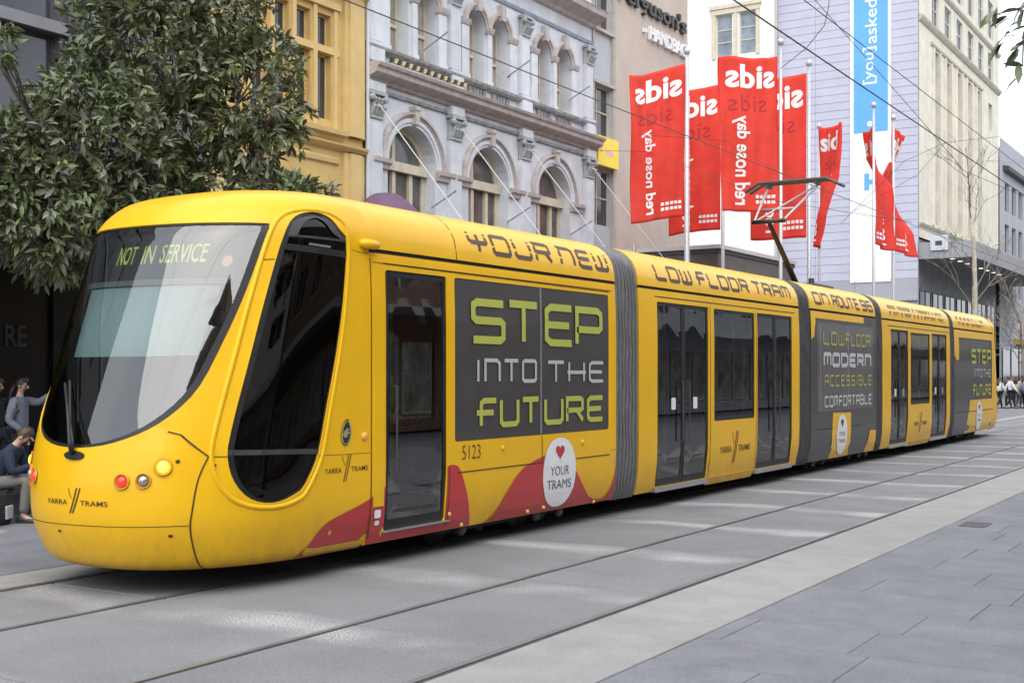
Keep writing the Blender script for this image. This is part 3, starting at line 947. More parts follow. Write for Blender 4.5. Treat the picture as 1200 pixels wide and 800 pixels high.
for sg in (1, -1):
    lamp(.255*sg, 3.63, .056, LAMPR); lamp(.337*sg, 3.66, .054, LAMPC); lamp(.405*sg, 4.02, .062, LAMPA)
mb = MB(); patch(mb, ellipse(-.36, 3.6, .03, .32, 16), [], CAB, off=.012, sx=CSX, rim=.02); mb.build("corner_reflector", LORG, tram)
operator_mark(.035, 3.04, .54*1.15, lambda a, b, o: CAB(a, 3.05+(b-3.05)*3.2, o), .004, sx=1.9)
for a, b in ((.455,4.15),(.59,4.02),(-.07,1.95),(.43,1.93)):
    p = CAB(a, b, .0); mb = MB(); patch(mb, ellipse(a, b, .009, .05, 10), [], CAB, off=.004); mb.build("access_bolt", SEAM, tram)
# wiper
wip = MB()
wip.tube([CAB(.012,4.30,.02), CAB(.0,4.6,.045), CAB(-.055,5.15,.03), CAB(-.13,5.62,.022)], [.022,.02,.014,.012], 6)
wip.tube([CAB(.02,4.32,.03), CAB(.02,4.6,.05), CAB(-.035,5.05,.03)], [.012,.012,.01], 6)
w0 = wip.build("wiper", BLACK, tram, smooth=True)
mb = MB(); mb.tube([CAB(-.105,5.66,.018), CAB(-.06,5.25,.018), CAB(-.012,4.62,.018)], [.012,.014,.012], 5); mb.build("wiper_blade", BLACK, w0)
mb = MB(); patch(mb, ellipse(.018, 4.27, .055, .12, 18), [], CAB, off=.014, sx=CSX, rim=.03); mb.build("wiper_base", BLACK, w0, smooth=False)
# rear camera pod, badge and marker beside the side window
o = CAB(1.95, 8.42, 0)
mb = MB(); mb.tube([o+Vector((-.03,-.10,.0)), o+Vector((.03,-.08,-.005)), o+Vector((.05,-.01,-.01)), o+Vector((.05,.07,-.01)), o+Vector((.0,.10,.0))], [.035,.044,.046,.042,.03], 8); mb.build("camera_pod", YEL, tram, smooth=True)
mb = MB(); patch(mb, ellipse(1.59, 4.68, .13*.62, .33, 28), [], CAB, off=.006, sx=1, step=1e9); ob = mb.build("round_badge", mat("badge_green_black", (.03,.035,.025), .35), tram)
mb = MB()
ribbon(mb, [(1.59+.115*.62*math.cos(t), 4.68+.29*math.sin(t)) for t in np.linspace(0, 6.28, 30)], .022, CAB, .009, sx=1)
ribbon(mb, [(1.55,4.62),(1.58,4.74),(1.62,4.80)], .05, CAB, .009); ribbon(mb, [(1.57,4.58),(1.60,4.68),(1.635,4.72)], .05, CAB, .0095)
mb.build("badge_ring", mat("badge_gold", (.42,.38,.20), .4, metal=.3), ob)
mb = pad(9.155, 1.285, .038); mb.build("side_lamp", AMB, tram, smooth=True)
def _nm(u, v, o): return NEAR(u, v, o)
operator_mark(8.90, 1.00, .62, NEAR, .004)
# red wave running on to the cab side
mb = MB()
wv = smooth_loop([(8.32,.245),(8.42,.34),(8.60,.50),(8.85,.58),(9.07,.635),(9.248,.69)], 4, closed=False)
def cabside(y, z, o):
    b = np.interp(z, LV[:,0], np.arange(len(LV)));  z_, w, r, D = _lv(b)
    ys = YT+r+D
    if y >= ys: a = 1+(y-ys)/(YE-ys)
    else: a = float(np.interp((y-YT-r)/D, _yr, _arc))
    return CAB(a, b, o)
patch(mb, [(9.248,.245)] + wv[::-1], [], cabside, step=.15, off=.004)
mb.build_each("red_wave_decal", RED, tram)
# destination display, blind, desk
mb = MB(); patch(mb, [(-.47,7.42),(.52,7.42),(.52,8.85),(-.52,8.85)], [], CAB, step=.2, off=-.10, sx=CSX); mb.build("destination_box", mat("display_black", (.035,.04,.038), .5), tram)
LED = mat("led_yellow_green", (.3,.33,.05), .5, emit=(.55,.64,.12), estr=.32)
mb = MB(); text_on(mb, "NOT", -.090, .020, 7.70, 8.14, CAB, -.094, bold=.004); text_on(mb, "IN", .060, .125, 7.70, 8.14, CAB, -.094, bold=.004); text_on(mb, "SERVICE", .160, .375, 7.70, 8.14, CAB, -.094, bold=.004); mb.build("destination_text", LED, tram)
mb = MB(); patch(mb, [(-.30,6.12),(.44,6.12),(.47,7.34),(-.335,7.34)], [], CAB, step=.15, off=-.13, sx=CSX); mb.build("sun_blind", BLIND, tram, smooth=True)
mb = MB(); ribbon(mb, [(a, 7.38) for a in np.linspace(-.42,.50,20)], .09, CAB, -.095, sx=CSX); mb.build("blind_roller", mat("roller_grey", (.30,.34,.34), .5), tram)
for a in (-.40, .47):
    mb = MB(); patch(mb, ellipse(a, 7.72, .022, .11, 14), [], CAB, off=-.09); mb.build("indicator_lamp", LORG, tram)
mb = MB()
mb.bbox(XC-.8, XC+.8, 7.45, 7.95, .9, 1.22, .05); mb.bbox(XC-.45, XC+.5, 7.5, 7.75, 1.222, 1.36, .04)
mb.build("driver_desk", DARK, tram)
mb = MB(); mb.bbox(XC-.28, XC+.28, 8.30, 8.42, 1.0, 1.95, .05); mb.bbox(XC-.28, XC+.28, 8.0, 8.32, .85, 1.0, .04); mb.build("driver_seat", mat("seat_fabric", (.05,.06,.09), .9, nscale=30, namt=.3), tram)
mb = MB(); mb.box(XC-1.22, XC+1.22, 9.20, 9.24, .3, 3.2); mb.build("cab_bulkhead", DARK, tram)
mb = MB(); mb.tube([NEAR(8.62, 1.30, -.10), NEAR(8.62, 1.46, -.10)], .018, 6); mb.tube([NEAR(8.62, 1.28, -.10), NEAR(8.62,1.28,-.05)], .02, 6); mb.build("cab_handle", STEEL, tram)

# ---------------------------------------------------------------- interior fittings seen through the doors
SEATM = mat("passenger_seat_fabric", (.09,.20,.17), .85, nscale=25, namt=.35)
def seat(x, y, face):
    mb = MB()
    mb.bbox(x-.22, x+.22, y-.2, y+.2, .70, .80, .03)
    mb.bbox(x-.21, x+.21, y-.22*face-.04, y-.22*face+.04, .75, 1.35, .03)
    mb.box(x-.05, x+.05, y-.05, y+.05, .34, .70)
    return mb.build("passenger_seat", SEATM, tram)
s0 = None
for (y, f) in ((10.9,1),(11.7,-1),(12.4,1),(13.2,-1),(13.8,1),(17.9,1),(18.8,-1),(22.7,1),(23.6,-1),(24.4,1),(25.3,-1),(29.5,1),(30.4,-1),(34.8,1),(35.8,-1),(36.8,1)):
    for x in (XC-.95, XC+.92):
        seat(x, y, f)
POLE = mat("yellow_grab_pole", (.70,.48,.03), .35)
for y in (9.75,10.35,15.9,16.45,17.1,17.75,19.1,19.8,20.3,20.9,27.8,28.6,31.4,32.3):
    mb = MB(); mb.tube([(XC+.72, y, .34), (XC+.72, y, 3.02)], .018, 6); mb.build("grab_pole", POLE, tram)
# ---------------------------------------------------------------- running gear
def bogie(y):
    for dy in (-.85, .85):
        for sx in (-1, 1):
            mb = MB(); mb.lathe([(.02, sx*.64), (.12, sx*.66), (.255, sx*.665), (.27, sx*.69), (.29, sx*.79), (.15, sx*.80), (.1,sx*.82)], (XC, y+dy, .295), 20, axis=0); mb.build("wheel", UNDER, tram)
    mb = MB()
    for sx in (-1, 1):
        mb.bbox(XC+sx*1.0-.09, XC+sx*1.0+.09, y-1.25, y+1.25, .17, .30, .03)
        for dy in (-.85, .85): mb.lathe([(.11, sx*.9), (.13, sx*1.12), (.06, sx*1.15)], (XC, y+dy, .25), 12, axis=0)
        for dy in (-.35, .35): mb.tube([(XC+sx*1.02, y+dy, .12), (XC+sx*1.02, y+dy, .4)], .05, 8)
    mb.box(XC-1.0, XC+1.0, y-.3, y+.3, .2, .34)
    mb.build("bogie_frame", UNDER, tram)
for y in (11.9, 24.2, 36.0): bogie(y)
mb = MB(); mb.box(XC-1.05, XC+1.05, 8.0, 39.2, .20, .25); mb.build("underframe", UNDER, tram)
mb = MB()
for y in (11.0, 12.55, 13.1, 22.6, 25.5, 26.0, 34.5):
    p = NEAR(y, .25, -.05); mb.lathe([(.05, p.x-.08), (.07, p.x-.02), (.04, p.x+.01)], (0, y, .20), 10, axis=0)
mb.build_each("axle_cap", DGREY, tram)
# roof equipment, aerials
mb = MB(); mb.tube([(XC+.8,15.9,3.6),(XC+.8,15.9,3.72)], .03, 8); mb.tube([(XC+.6,27.2,3.6),(XC+.6,27.2,3.9)], .012, 6); mb.build("roof_aerial", GALV, tram)
# ================================================================== GROUND
ASPH = mat("asphalt", (.06,.06,.064), .85, nscale=3, namt=.2, bump=.3, bscale=60)
def concrete_mat():
    m = mat("track_concrete", (.21,.212,.222), .9, nscale=1.1, namt=.10, bump=.35, bscale=90, rand=.04, grain=.24, spec=.2)
    nt = m.node_tree; N, L = nt.nodes, nt.links
    p = N["Principled BSDF"]
    src = p.inputs["Base Color"].links[0].from_socket
    geo = N.new("ShaderNodeNewGeometry")
    sep = N.new("ShaderNodeSeparateXYZ"); L.new(geo.outputs["Position"], sep.inputs[0])
    # pale scuffed patches beside the joints between panels: worn cement dust
    nz = N.new("ShaderNodeTexNoise"); nz.inputs["Scale"].default_value = .55; L.new(geo.outputs["Position"], nz.inputs["Vector"])
    def mth(op, a, b=None, c=None):
        n = N.new("ShaderNodeMath"); n.operation = op
        for i, x in enumerate((a, b, c)):
            if x is None: continue
            if isinstance(x, (int, float)): n.inputs[i].default_value = x
            else: L.new(x, n.inputs[i])
        return n.outputs[0]
    yy = mth("ADD", sep.outputs["Y"], mth("MULTIPLY", nz.outputs["Fac"], 1.0))
    fr = mth("PINGPONG", mth("SUBTRACT", yy, .2), 1.2)
    band = mth("SUBTRACT", 1.0, mth("MULTIPLY", fr, 3.0)); band = mth("MAXIMUM", band, 0.0)
    sp = N.new("ShaderNodeTexNoise"); sp.inputs["Scale"].default_value = 60; sp.inputs["Detail"].default_value = 2; sp.inputs["Roughness"].default_value = .6; L.new(geo.outputs["Position"], sp.inputs["Vector"])
    pat = N.new("ShaderNodeTexNoise"); pat.inputs["Scale"].default_value = .8; L.new(geo.outputs["Position"], pat.inputs["Vector"])
    k = mth("MULTIPLY", band, mth("MULTIPLY", mth("MAXIMUM", mth("MINIMUM", mth("MULTIPLY", mth("SUBTRACT", sp.outputs["Fac"], .46), 7.0), 1.0), .12), mth("MULTIPLY", mth("MAXIMUM", mth("SUBTRACT", pat.outputs["Fac"], .32), 0), 5.5)))
    k = mth("MINIMUM", k, .8)
    # dark rubbing beside the rails (oil and brake dust)
    mx = N.new("ShaderNodeMix"); mx.data_type = "RGBA"
    L.new(k, mx.inputs[0]); L.new(src, mx.inputs[6]); mx.inputs[7].default_value = (.52,.52,.52,1)
    fine = N.new("ShaderNodeTexNoise"); fine.inputs["Scale"].default_value = 130; fine.inputs["Detail"].default_value = 3; L.new(geo.outputs["Position"], fine.inputs["Vector"])
    fm = N.new("ShaderNodeMapRange"); fm.inputs["From Min"].default_value = .35; fm.inputs["From Max"].default_value = .65; fm.inputs["To Min"].default_value = .86; fm.inputs["To Max"].default_value = 1.14; L.new(fine.outputs["Fac"], fm.inputs["Value"])
    hv = N.new("ShaderNodeHueSaturation"); L.new(mx.outputs[2], hv.inputs["Color"]); L.new(fm.outputs["Result"], hv.inputs["Value"])
    L.new(hv.outputs["Color"], p.inputs["Base Color"])
    return m
CONC = concrete_mat()
LIGHTC = mat("pale_kerb_concrete", (.30,.295,.287), .9, nscale=2.2, namt=.09, bump=.3, bscale=70, rand=.04, grain=.16, spec=.2)
BLUE = mat("bluestone_paver", (.192,.194,.214), .85, nscale=2.4, namt=.12, bump=.3, bscale=70, rand=.05, grain=.20, spec=.25)
BLUE_D = mat("paver_joint", (.12,.122,.135), .9, nscale=8, namt=.2)
RAILM = mat("rail_steel", (.22,.222,.23), .45, metal=.5, nscale=6, namt=.25, stretch=(1,.2,1))
GROOVE = mat("rail_groove", (.055,.052,.05), .8, nscale=10, namt=.3)

mb = MB(); mb.add([(-400,-150,-.06),(400,-150,-.06),(400,900,-.06),(-400,900,-.06)], [(0,1,2,3)])
structure(mb.build("ground", ASPH))
tb = MB(); tb.box(-9.50, -4.44, -30, 260, -.05, -.012)
track = structure(tb.build("track_bed", GROOVE))
RX = [-9.44, -8.005, -5.955, -4.52]
for x in RX:
    r = MB(); r.box(x-.03, x+.018, -30, 260, -.02, .003); r.build("rail", RAILM, track)
    g = MB(); g.box(x+.020, x+.052, -30, 260, -.03, -.006); g.build("rail_groove", GROOVE, track)
random.seed(3)
def slab_mesh(name, w, l, m, c=.008, t=.03):
    mb = MB(); mb.bbox(-w/2, w/2, -l/2, l/2, -t, 0, c)
    o = mb.build(name, m); me = o.data; bpy.data.objects.remove(o); return me
def place(me, name, x, y, z, parent, rz=0, tilt=True):
    o = bpy.data.objects.new(name, me); COL.objects.link(o)
    o.parent = parent
    o.location = Vector((x, y, z + (random.uniform(-.0015,.0015) if tilt else 0))) - origin(parent)
    o.rotation_euler = (0,0,rz)
    return o
lanes = [(RX[0]+.055, RX[1]-.033), (RX[1]+.055, RX[2]-.033), (RX[2]+.055, RX[3]-.033)]
for a, b in lanes:
    me = slab_mesh("concrete_panel", b-a, 2.378, CONC)
    off = random.uniform(0, .3)
    for k in range(-2, 34):
        place(me, "concrete_panel", (a+b)/2, k*2.4+1.2+off*0, 0, track)
    me2 = slab_mesh("concrete_panel", b-a, 60, CONC)
    place(me2, "concrete_panel", (a+b)/2, 34*2.4+30, 0, track)
# pale concrete strips on either side of the tracks
mb = MB(); mb.box(-4.455, -3.56, -30, 260, -.05, -.012); ks = structure(mb.build("kerb_strip", BLUE_D))
me = slab_mesh("strip_slab", .885, 3.99, LIGHTC, .006)
for k in range(-2, 20): place(me, "strip_slab", -4.008, k*4.0+2.6, .004, ks)
me = slab_mesh("strip_slab", .885, 120, LIGHTC, .006); place(me, "strip_slab", -4.008, 80.6+60, .004, ks)
mb = MB(); mb.box(-10.12, -9.50, -30, 260, -.05, -.012); ks2 = structure(mb.build("kerb_strip", BLUE_D))
me = slab_mesh("strip_slab", .60, 3.99, LIGHTC, .006)
for k in range(-2, 10): place(me, "strip_slab", -9.81, k*4.0+1.1, .004, ks2)
me = slab_mesh("strip_slab", .60, 160, LIGHTC, .006); place(me, "strip_slab", -9.81, 39.1+80, .004, ks2)
# near pavement: courses across the street with staggered joints
mb = MB(); mb.box(-3.555, 8.2, -30, 260, -.05, -.004); npv = structure(mb.build("near_pavement", BLUE_D))
lens = [.9, 1.2, 1.5]
meshes = {l: slab_mesh("paver", l-.007, .793, BLUE, .004) for l in lens}
cnt = 0
for r in range(32):
    y = 1.8 + r*.80
    x = -3.552 + random.choice([.0, -.45, -.75, -.25])
    while x < min(-3.5 + max(2.0, 4.6), 3.0):
        l = random.choice(lens)
        if x < -3.552:
            x2 = x + l; w = x2 + 3.552
            if w > .15:
                mm = slab_mesh("paver", w-.007, .793, BLUE, .004)
                place(mm, "paver", (-3.552+x2)/2, y+.4, .004, npv); cnt += 1
            x = x2; continue
        place(meshes[l], "paver", x+l/2, y+.4, .004, npv); cnt += 1
        x += l
mb = MB()
for r in range(60):
    y = 1.8 + 32*.8 + r*.8
    x = -3.552
    while x < 3.5:
        l = random.choice(lens); mb.box(x, x+l-.012, y, y+.788, -.03, .004); x += l
st = mb.build("paver", BLUE, npv); st["kind"] = "stuff"
mb = MB()
for i in range(5):
    mb.box(-.22, .22, -.20+i*.09, -.155+i*.09, -.01, .008)
mb.box(-.25,.25,-.27,-.235,-.01,.010); mb.box(-.25,.25,.235,.27,-.01,.010); mb.box(-.25,-.225,-.2345,.2345,-.01,.010); mb.box(.225,.25,-.2345,.2345,-.01,.010); mb.box(-.224,.224,-.234,.234,-.01,.005)
o = mb.build("drain_cover", mat("cast_iron", (.11,.108,.11), .6, metal=.3, nscale=20, namt=.2), None)
o.location = (-3.28, 16.0, .004); o.scale = (.62, .9, 1); tag(o, "dark square drain cover set in the bluestone pavement beside the pale strip", "drain cover")
# far pavement
mb = MB(); mb.box(-60, -10.125, -40, 260, -.05, -.004); fpv = structure(mb.build("far_pavement", BLUE_D))
for r in range(15):
    y = 2.0 + r*.9
    x = -10.13
    while x > -15.5:
        l = random.choice(lens)
        o = place(meshes[l], "paver", x-l/2, y+.45, .004, fpv); o.scale = (1, .893/.793, 1)
        x -= l
mb = MB(); mb.box(-22.05, -15.9, 1.5, 120, -.03, .004); mb.box(-15.89, -10.14, 15.52, 120, -.03, .004); q = mb.build("paving", BLUE, fpv)

# ================================================================== BUILDINGS
XF = -22.1
FM = lambda y, z, o: Vector((XF+o, y, z))
def YM(Y): return lambda x, z, o: Vector((x, Y-o, z))
def rect(y0, y1, z0, z1): return [(y0,z0),(y1,z0),(y1,z1),(y0,z1)]
def archloop(c, w, zb, zsp, n=14, r=None):
    r = r or w/2
    out = [(c-w/2, zb), (c+w/2, zb)]
    for k in range(n+1):
        t = math.pi*k/n
        out.append((c + w/2*math.cos(t), zsp + r*math.sin(t)))
    return out
def wall(parent, outer, holes, M, m, rim=.35, off=0.0, name="wall"):
    mb = MB(); patch(mb, outer, holes, M, off=off, rim=rim, rim_outer=False)
    return mb.build(name, m, parent)
def rectwindow(parent, y0, y1, z0, z1, M, fm, d=-.28, mull=(), trans=(), w=.07, gm=None):
    mb = MB()
    patch(mb, rect(y0,y1,z0,z1), [rect(y0+w,y1-w,z0+w,z1-w)], M, off=d, rim=.06)
    for y in mull: patch(mb, rect(y-w*.5,y+w*.5,z0+w,z1-w), [], M, off=d+.01, rim=.06)
    for z in trans: patch(mb, rect(y0+w,y1-w,z-w*.5,z+w*.5), [], M, off=d+.015, rim=.06)
    f = mb.build("window", fm, parent)
    g = MB(); patch(g, rect(y0+w*.6,y1-w*.6,z0+w*.6,z1-w*.6), [], M, off=d-.03); g.build("pane", gm or BGLASS, f)
    return f
def MBOX(mb, M, u0, u1, v0, v1, o0, o1):
    ps = [M(u,v,o) for o in (o0,o1) for u,v in ((u0,v0),(u1,v0),(u1,v1),(u0,v1))]
    return mb.add(ps, [(3,2,1,0),(4,5,6,7),(0,1,5,4),(1,2,6,5),(2,3,7,6),(3,0,4,7)])
def molding(mb, M, u0, u1, prof):
    """profile = list of (offset, height) swept along the wall"""
    n = len(prof)
    vs = [M(u, z, o) for u in (u0, u1) for o, z in prof]
    mb.add(vs, [(i, n+i, n+i+1, i+1) for i in range(n-1)] + [tuple(range(n)), tuple(range(2*n-1, n-1, -1))])
def mass(parent, x0, x1, y0, y1, z0, z1, m, name="body"):
    mb = MB(); mb.box(x0, x1, y0, y1, z0, z1); return mb.build(name, m, parent)

GREYW = mat("painted_blue_grey_render", (.52,.545,.60), .75, nscale=1.6, namt=.13, bump=.15, bscale=12, ncol=(.66,.68,.72), streak=.14)
CAPM = mat("weathered_capital_stone", (.30,.31,.31), .9, nscale=6, namt=.3, ncol=(.42,.44,.46))
GREYG = mat("grey_sash_glass", (.10,.098,.095), .10, nscale=1.2, namt=.4)
TAN = mat("stained_stone_trim", (.37,.325,.305), .8, nscale=3.5, namt=.25, bump=.2, bscale=25, ncol=(.52,.475,.455))
CREAMT = mat("cream_timber", (.56,.50,.38), .6, nscale=4, namt=.12)
REVEAL = mat("beige_reveal", (.42,.385,.34), .8, nscale=3, namt=.15)
MOSS = mat("weathered_dark_ledge", (.27,.285,.29), .9, nscale=5, namt=.35)
YW = mat("ochre_painted_render", (.58,.40,.15), .75, nscale=1.5, namt=.08, bump=.12, bscale=15, streak=.10)
YW2 = mat("ochre_painted_trim", (.62,.45,.19), .7, nscale=2, namt=.06)
DKB = mat("charcoal_cladding", (.05,.049,.056), .6, nscale=1.2, namt=.12)
DKB2 = mat("mid_grey_metal_panel", (.095,.094,.108), .5, nscale=2, namt=.08)
BLK = mat("black_shopfront", (.008,.008,.009), .35, nscale=2, namt=.3)
SHOPG = mat("shop_glass", (.02,.022,.025), .05, nscale=.5, namt=.6)
BEIGE = mat("beige_render", (.50,.42,.365), .85, nscale=1.1, namt=.06, bump=.15, bscale=20, streak=.10)
WHITEW = mat("white_render", (.76,.745,.70), .85, nscale=.8, namt=.04, streak=.10)
LAV = mat("lavender_cladding", (.45,.45,.545), .65, nscale=.7, namt=.05)
LAVD = mat("lavender_joint", (.36,.36,.45), .8)
CREAM = mat("cream_stone", (.66,.62,.53), .85, nscale=1.0, namt=.09, bump=.15, bscale=6, streak=.10)
CREAMD = mat("dark_cream_stone", (.50,.46,.38), .85, nscale=1.0, namt=.1)
GREYF = mat("grey_far_render", (.36,.37,.41), .85, nscale=.6, namt=.08)
AWN = mat("awning_fascia", (.16,.16,.175), .6, nscale=2, namt=.1)
SOFF = mat("awning_soffit", (.10,.10,.105), .8, nscale=2, namt=.1)

def awning(parent, y0, y1, xe, zt, t=.45, m=AWN, rods=(), rodz=9.6):
    mb = MB(); mb.box(XF+.02, xe, y0, y1, zt-t*.55, zt-.02); a = mb.build("awning", SOFF, parent)
    mb = MB(); mb.box(xe+.002, xe+.07, y0-.02, y1+.02, zt-t, zt+.03); mb.build("fascia", m, a)
    return a
def shopfront(parent, y0, y1, zt, m=BLK, bays=3):
    f = MB(); n = bays; w = (y1-y0)/n
    patch(f, rect(y0,y1,0,zt), [rect(y0+i*w+.18, y0+(i+1)*w-.18, .5, zt-.6) for i in range(n)], FM, off=.03, rim=.2)
    o = f.build("shopfront", m, parent)
    for i in range(n):
        g = MB(); patch(g, rect(y0+i*w+.16, y0+(i+1)*w-.16, .48, zt-.58), [], FM, off=-.1); g.build("pane", SHOPG, o)

# --- charcoal building at the left
b = thing("shop_building", "charcoal office block with grey framed windows behind the leafy street tree", "building", (XF-6, 0, 0))
wins = []
for k in range(-4, 5):
    y1 = 17.15 + k*3.75
    for z0, z1 in ((5.4,7.0),(7.92,9.03),(9.30,12.0),(12.9,15.2)):
        if y1 < 21: wins.append((y1-3.1, y1, z0, z1))
wall(b, rect(-5, 21.25, 4.2, 19), [rect(*w) for w in wins], FM, DKB2, rim=.3)
for w in wins:
    lo = w[2] == 7.92
    rectwindow(b, *w, FM, DKB if lo else DKB2, d=-.2, mull=() if lo else ((w[0]+w[1])/2,), w=.06)
mass(b, XF-14, XF-.62, -5, 21.2, 0, 18.9, DKB)
mb = MB(); MBOX(mb, FM, -5, 21.25, 9.04, 9.29, .002, .12); mb.build("sill_band", mat("pale_grey_metal", (.19,.19,.21), .5, nscale=3, namt=.08), b)
mb = MB(); mb.tube([(XF+.12,17.35,4.4),(XF+.12,17.35,19)], .07, 8); mb.tube([(XF+.12,17.62,4.4),(XF+.12,17.62,19)], .045, 8); mb.build("drainpipe", DKB2, b)
awning(b, -5, 21.2, -16.6, 4.6, .8, BLK)
f = MB(); patch(f, rect(-5,21.2,0,4.15), [rect(16.0,16.95,.05,3.75), rect(11.5,15.6,.4,3.4), rect(17.3,20.6,.4,3.4), rect(6,10.6,.4,3.4)], FM, off=.05, rim=.25)
sf = f.build("shopfront", BLK, b)
for q in ((16.0,16.95,.05,3.75),(11.5,15.6,.4,3.4),(17.3,20.6,.4,3.4),(6,10.6,.4,3.4)):
    g = MB(); patch(g, rect(*q), [], FM, off=-.05); g.build("pane", BLK, sf)
mb = MB(); text_on(mb, "RE", 15.78, 16.28, 2.42, 2.86, FM, .075, bold=.01); mb.build("shop_lettering", mat("dim_white_sign", (.12,.12,.12), .6), b)
# --- ochre building
b = thing("ochre_building", "ochre yellow painted building with tall mullioned windows beside the grey facade", "building", (XF-6, 24, 0))
lights = [(22.90,23.45),(23.72,24.27),(24.55,25.10),(25.38,25.93)]
holes = []
for l in lights: holes += [rect(l[0], l[1], 8.75, 10.50), rect(l[0], l[1], 10.74, 11.58)]
lights2 = lights
up = [rect(l[0], l[1], 12.9, 15.2) for l in lights]
wall(b, rect(21.26, 27.30, 4.2, 18.5), holes + up, FM, YW, rim=.25)
for l in lights:
    for z0, z1 in ((8.75,10.50),(10.74,11.58),(12.9,15.2)):
        rectwindow(b, l[0], l[1], z0, z1, FM, YW2, d=-.16, w=.05)
mass(b, XF-14, XF-.6, 21.27, 27.29, 0, 18.4, YW)
mb = MB()
for u0, u1, o in ((26.42,27.28,.10),(26.56,27.14,.18),(21.3,22.15,.10),(21.44,22.0,.18)): MBOX(mb, FM, u0, u1, 8.42, 18.4, .002, o)
for u0, u1, o in ((26.42,27.28,.08),(26.62,27.08,.14),(21.3,22.15,.08)): MBOX(mb, FM, u0, u1, 4.3, 7.95, .002, o)
mb.build_each("pilaster", YW2, b)
mb = MB()
molding(mb, FM, 22.45, 26.34, [(.003,8.18),(.10,8.22),(.14,8.30),(.30,8.34),(.32,8.46),(.02,8.52)])
molding(mb, FM, 21.27, 27.29, [(.003,7.96),(.12,8.0),(.22,8.08),(.24,8.15),(.003,8.17)])
molding(mb, FM, 22.6, 26.2, [(.003,7.55),(.07,7.6),(.09,7.72),(.003,7.78)])
mb.build_each("sill", YW2, b)
mb = MB()
for y in (22.76, 23.585, 24.41, 25.24, 26.07): MBOX(mb, FM, y-.07, y+.07, 8.54, 11.75, .002, .07)
MBOX(mb, FM, 22.6, 26.25, 10.53, 10.71, .002, .055)
MBOX(mb, FM, 22.6, 26.25, 11.76, 11.95, .002, .12)
mb.build_each("window_surround", YW2, b)
mb = MB(); molding(mb, FM, 21.27, 27.29, [(.003,12.2),(.2,12.3),(.45,12.45),(.48,12.6),(.003,12.7)]); mb.build_each("cornice", YW2, b)
awning(b, 21.3, 27.2, -18, 4.9); shopfront(b, 21.3, 27.25, 4.15)
mb = MB(); mb.tube([(XF+.14,27.36,4.4),(XF+.14,27.36,20)], .055, 8); mb.build("drainpipe", GREYW, b)

# --- grey Victorian building
b = thing("grey_ornate_building", "ornate old blue-grey facade with round arched windows and stained cornices", "building", (XF-6, 34, 0))
bays = [29.62, 33.78, 37.98]
A1 = [archloop(c, 2.36, 4.6, 8.02) for c in bays]
A2c = [(28.92,1.05),(30.35,1.05),(33.02,1.05),(34.42,1.05),(37.22,1.05),(38.66,1.05)]
A2 = [archloop(c, w, 11.10, 13.02) for c, w in A2c]
wall(b, rect(27.40, 40.82, 4.3, 19), A1+A2, FM, GREYW, rim=.55)
mass(b, XF-14, XF-.75, 27.41, 40.81, 0, 19, REVEAL)
def loop_inner(c, w, zb, zsp, k): return archloop(c, w-2*k, zb+k, zsp)
for c in bays:
    mb = MB(); w, zb, zsp = 2.34, 4.6, 8.02
    # frame ring, transom at the springing, mullions
    patch(mb, archloop(c,w,zb,zsp), [archloop(c,w-.30,zb+.1,zsp)], FM, off=-.40, rim=.1)
    MBOX(mb, FM, c-w/2+.02, c+w/2-.02, 7.86, 8.14, -.46, -.26)
    for dy in (-.42, .42): MBOX(mb, FM, c+dy-.08, c+dy+.08, 4.7, 7.85, -.47, -.36)
    for dy in (-.42,): MBOX(mb, FM, c+dy-.07, c+dy+.07, 8.15, 8.95, -.47, -.37)
    f = mb.build("window", CREAMT, b)
    g = MB(); patch(g, archloop(c,w-.1,zb,zsp), [], FM, off=-.47); g.build("pane", GREYG, f)
for c, w in A2c:
    mb = MB(); patch(mb, archloop(c,w-.02,11.1,13.02), [archloop(c,w-.2,11.2,13.02)], FM, off=-.40, rim=.1)
    MBOX(mb, FM, c-w/2+.09, c+w/2-.09, 12.1, 12.2, -.45, -.37)
    f = mb.build("window", CREAMT, b)
    g = MB(); patch(g, archloop(c,w-.1,11.1,13.02), [], FM, off=-.45); g.build("pane", mat("pale_blind_glass", (.33,.30,.26), .25, nscale=1.5, namt=.3), f)
def archivolt(mb, c, r0, r1, zsp, o0, o1, n=18):
    pr = [(r0,o0),(r0,o1*.6),(r0+(r1-r0)*.35,o1*.6),(r0+(r1-r0)*.4,o1),(r1-.03,o1),(r1,o0)]
    vs, fs = [], []
    for k in range(n+1):
        t = math.pi*k/n
        for r, o in pr: vs.append(FM(c+r*math.cos(t), zsp+r*math.sin(t), o))
    m = len(pr)
    for k in range(n):
        for j in range(m-1): fs.append((k*m+j, k*m+j+1, (k+1)*m+j+1, (k+1)*m+j))
    mb.add(vs, fs)
for c in bays:
    mb = MB(); archivolt(mb, c, 1.19, 1.44, 8.02, .002, .10); mb.build("archivolt", GREYW, b, auto=30)
    mb = MB(); archivolt(mb, c, 1.445, 1.60, 8.02, .002, .17); mb.build("hood_mould", TAN, b, auto=30)
    mb = MB(); MBOX(mb, FM, c-.10, c+.10, 9.24, 9.74, .02, .22); MBOX(mb, FM, c-.13, c+.13, 9.66, 9.78, .03, .25); mb.build("keystone", TAN, b)
    mb = MB()
    for a0, a1 in ((c-2.02, c-1.19),(c+1.19, c+2.02)):
        molding(mb, FM, a0, a1, [(.003,7.72),(.10,7.76),(.12,7.86),(.20,7.92),(.22,8.04),(.003,8.08)])
    mb.build_each("impost_band", TAN, b)
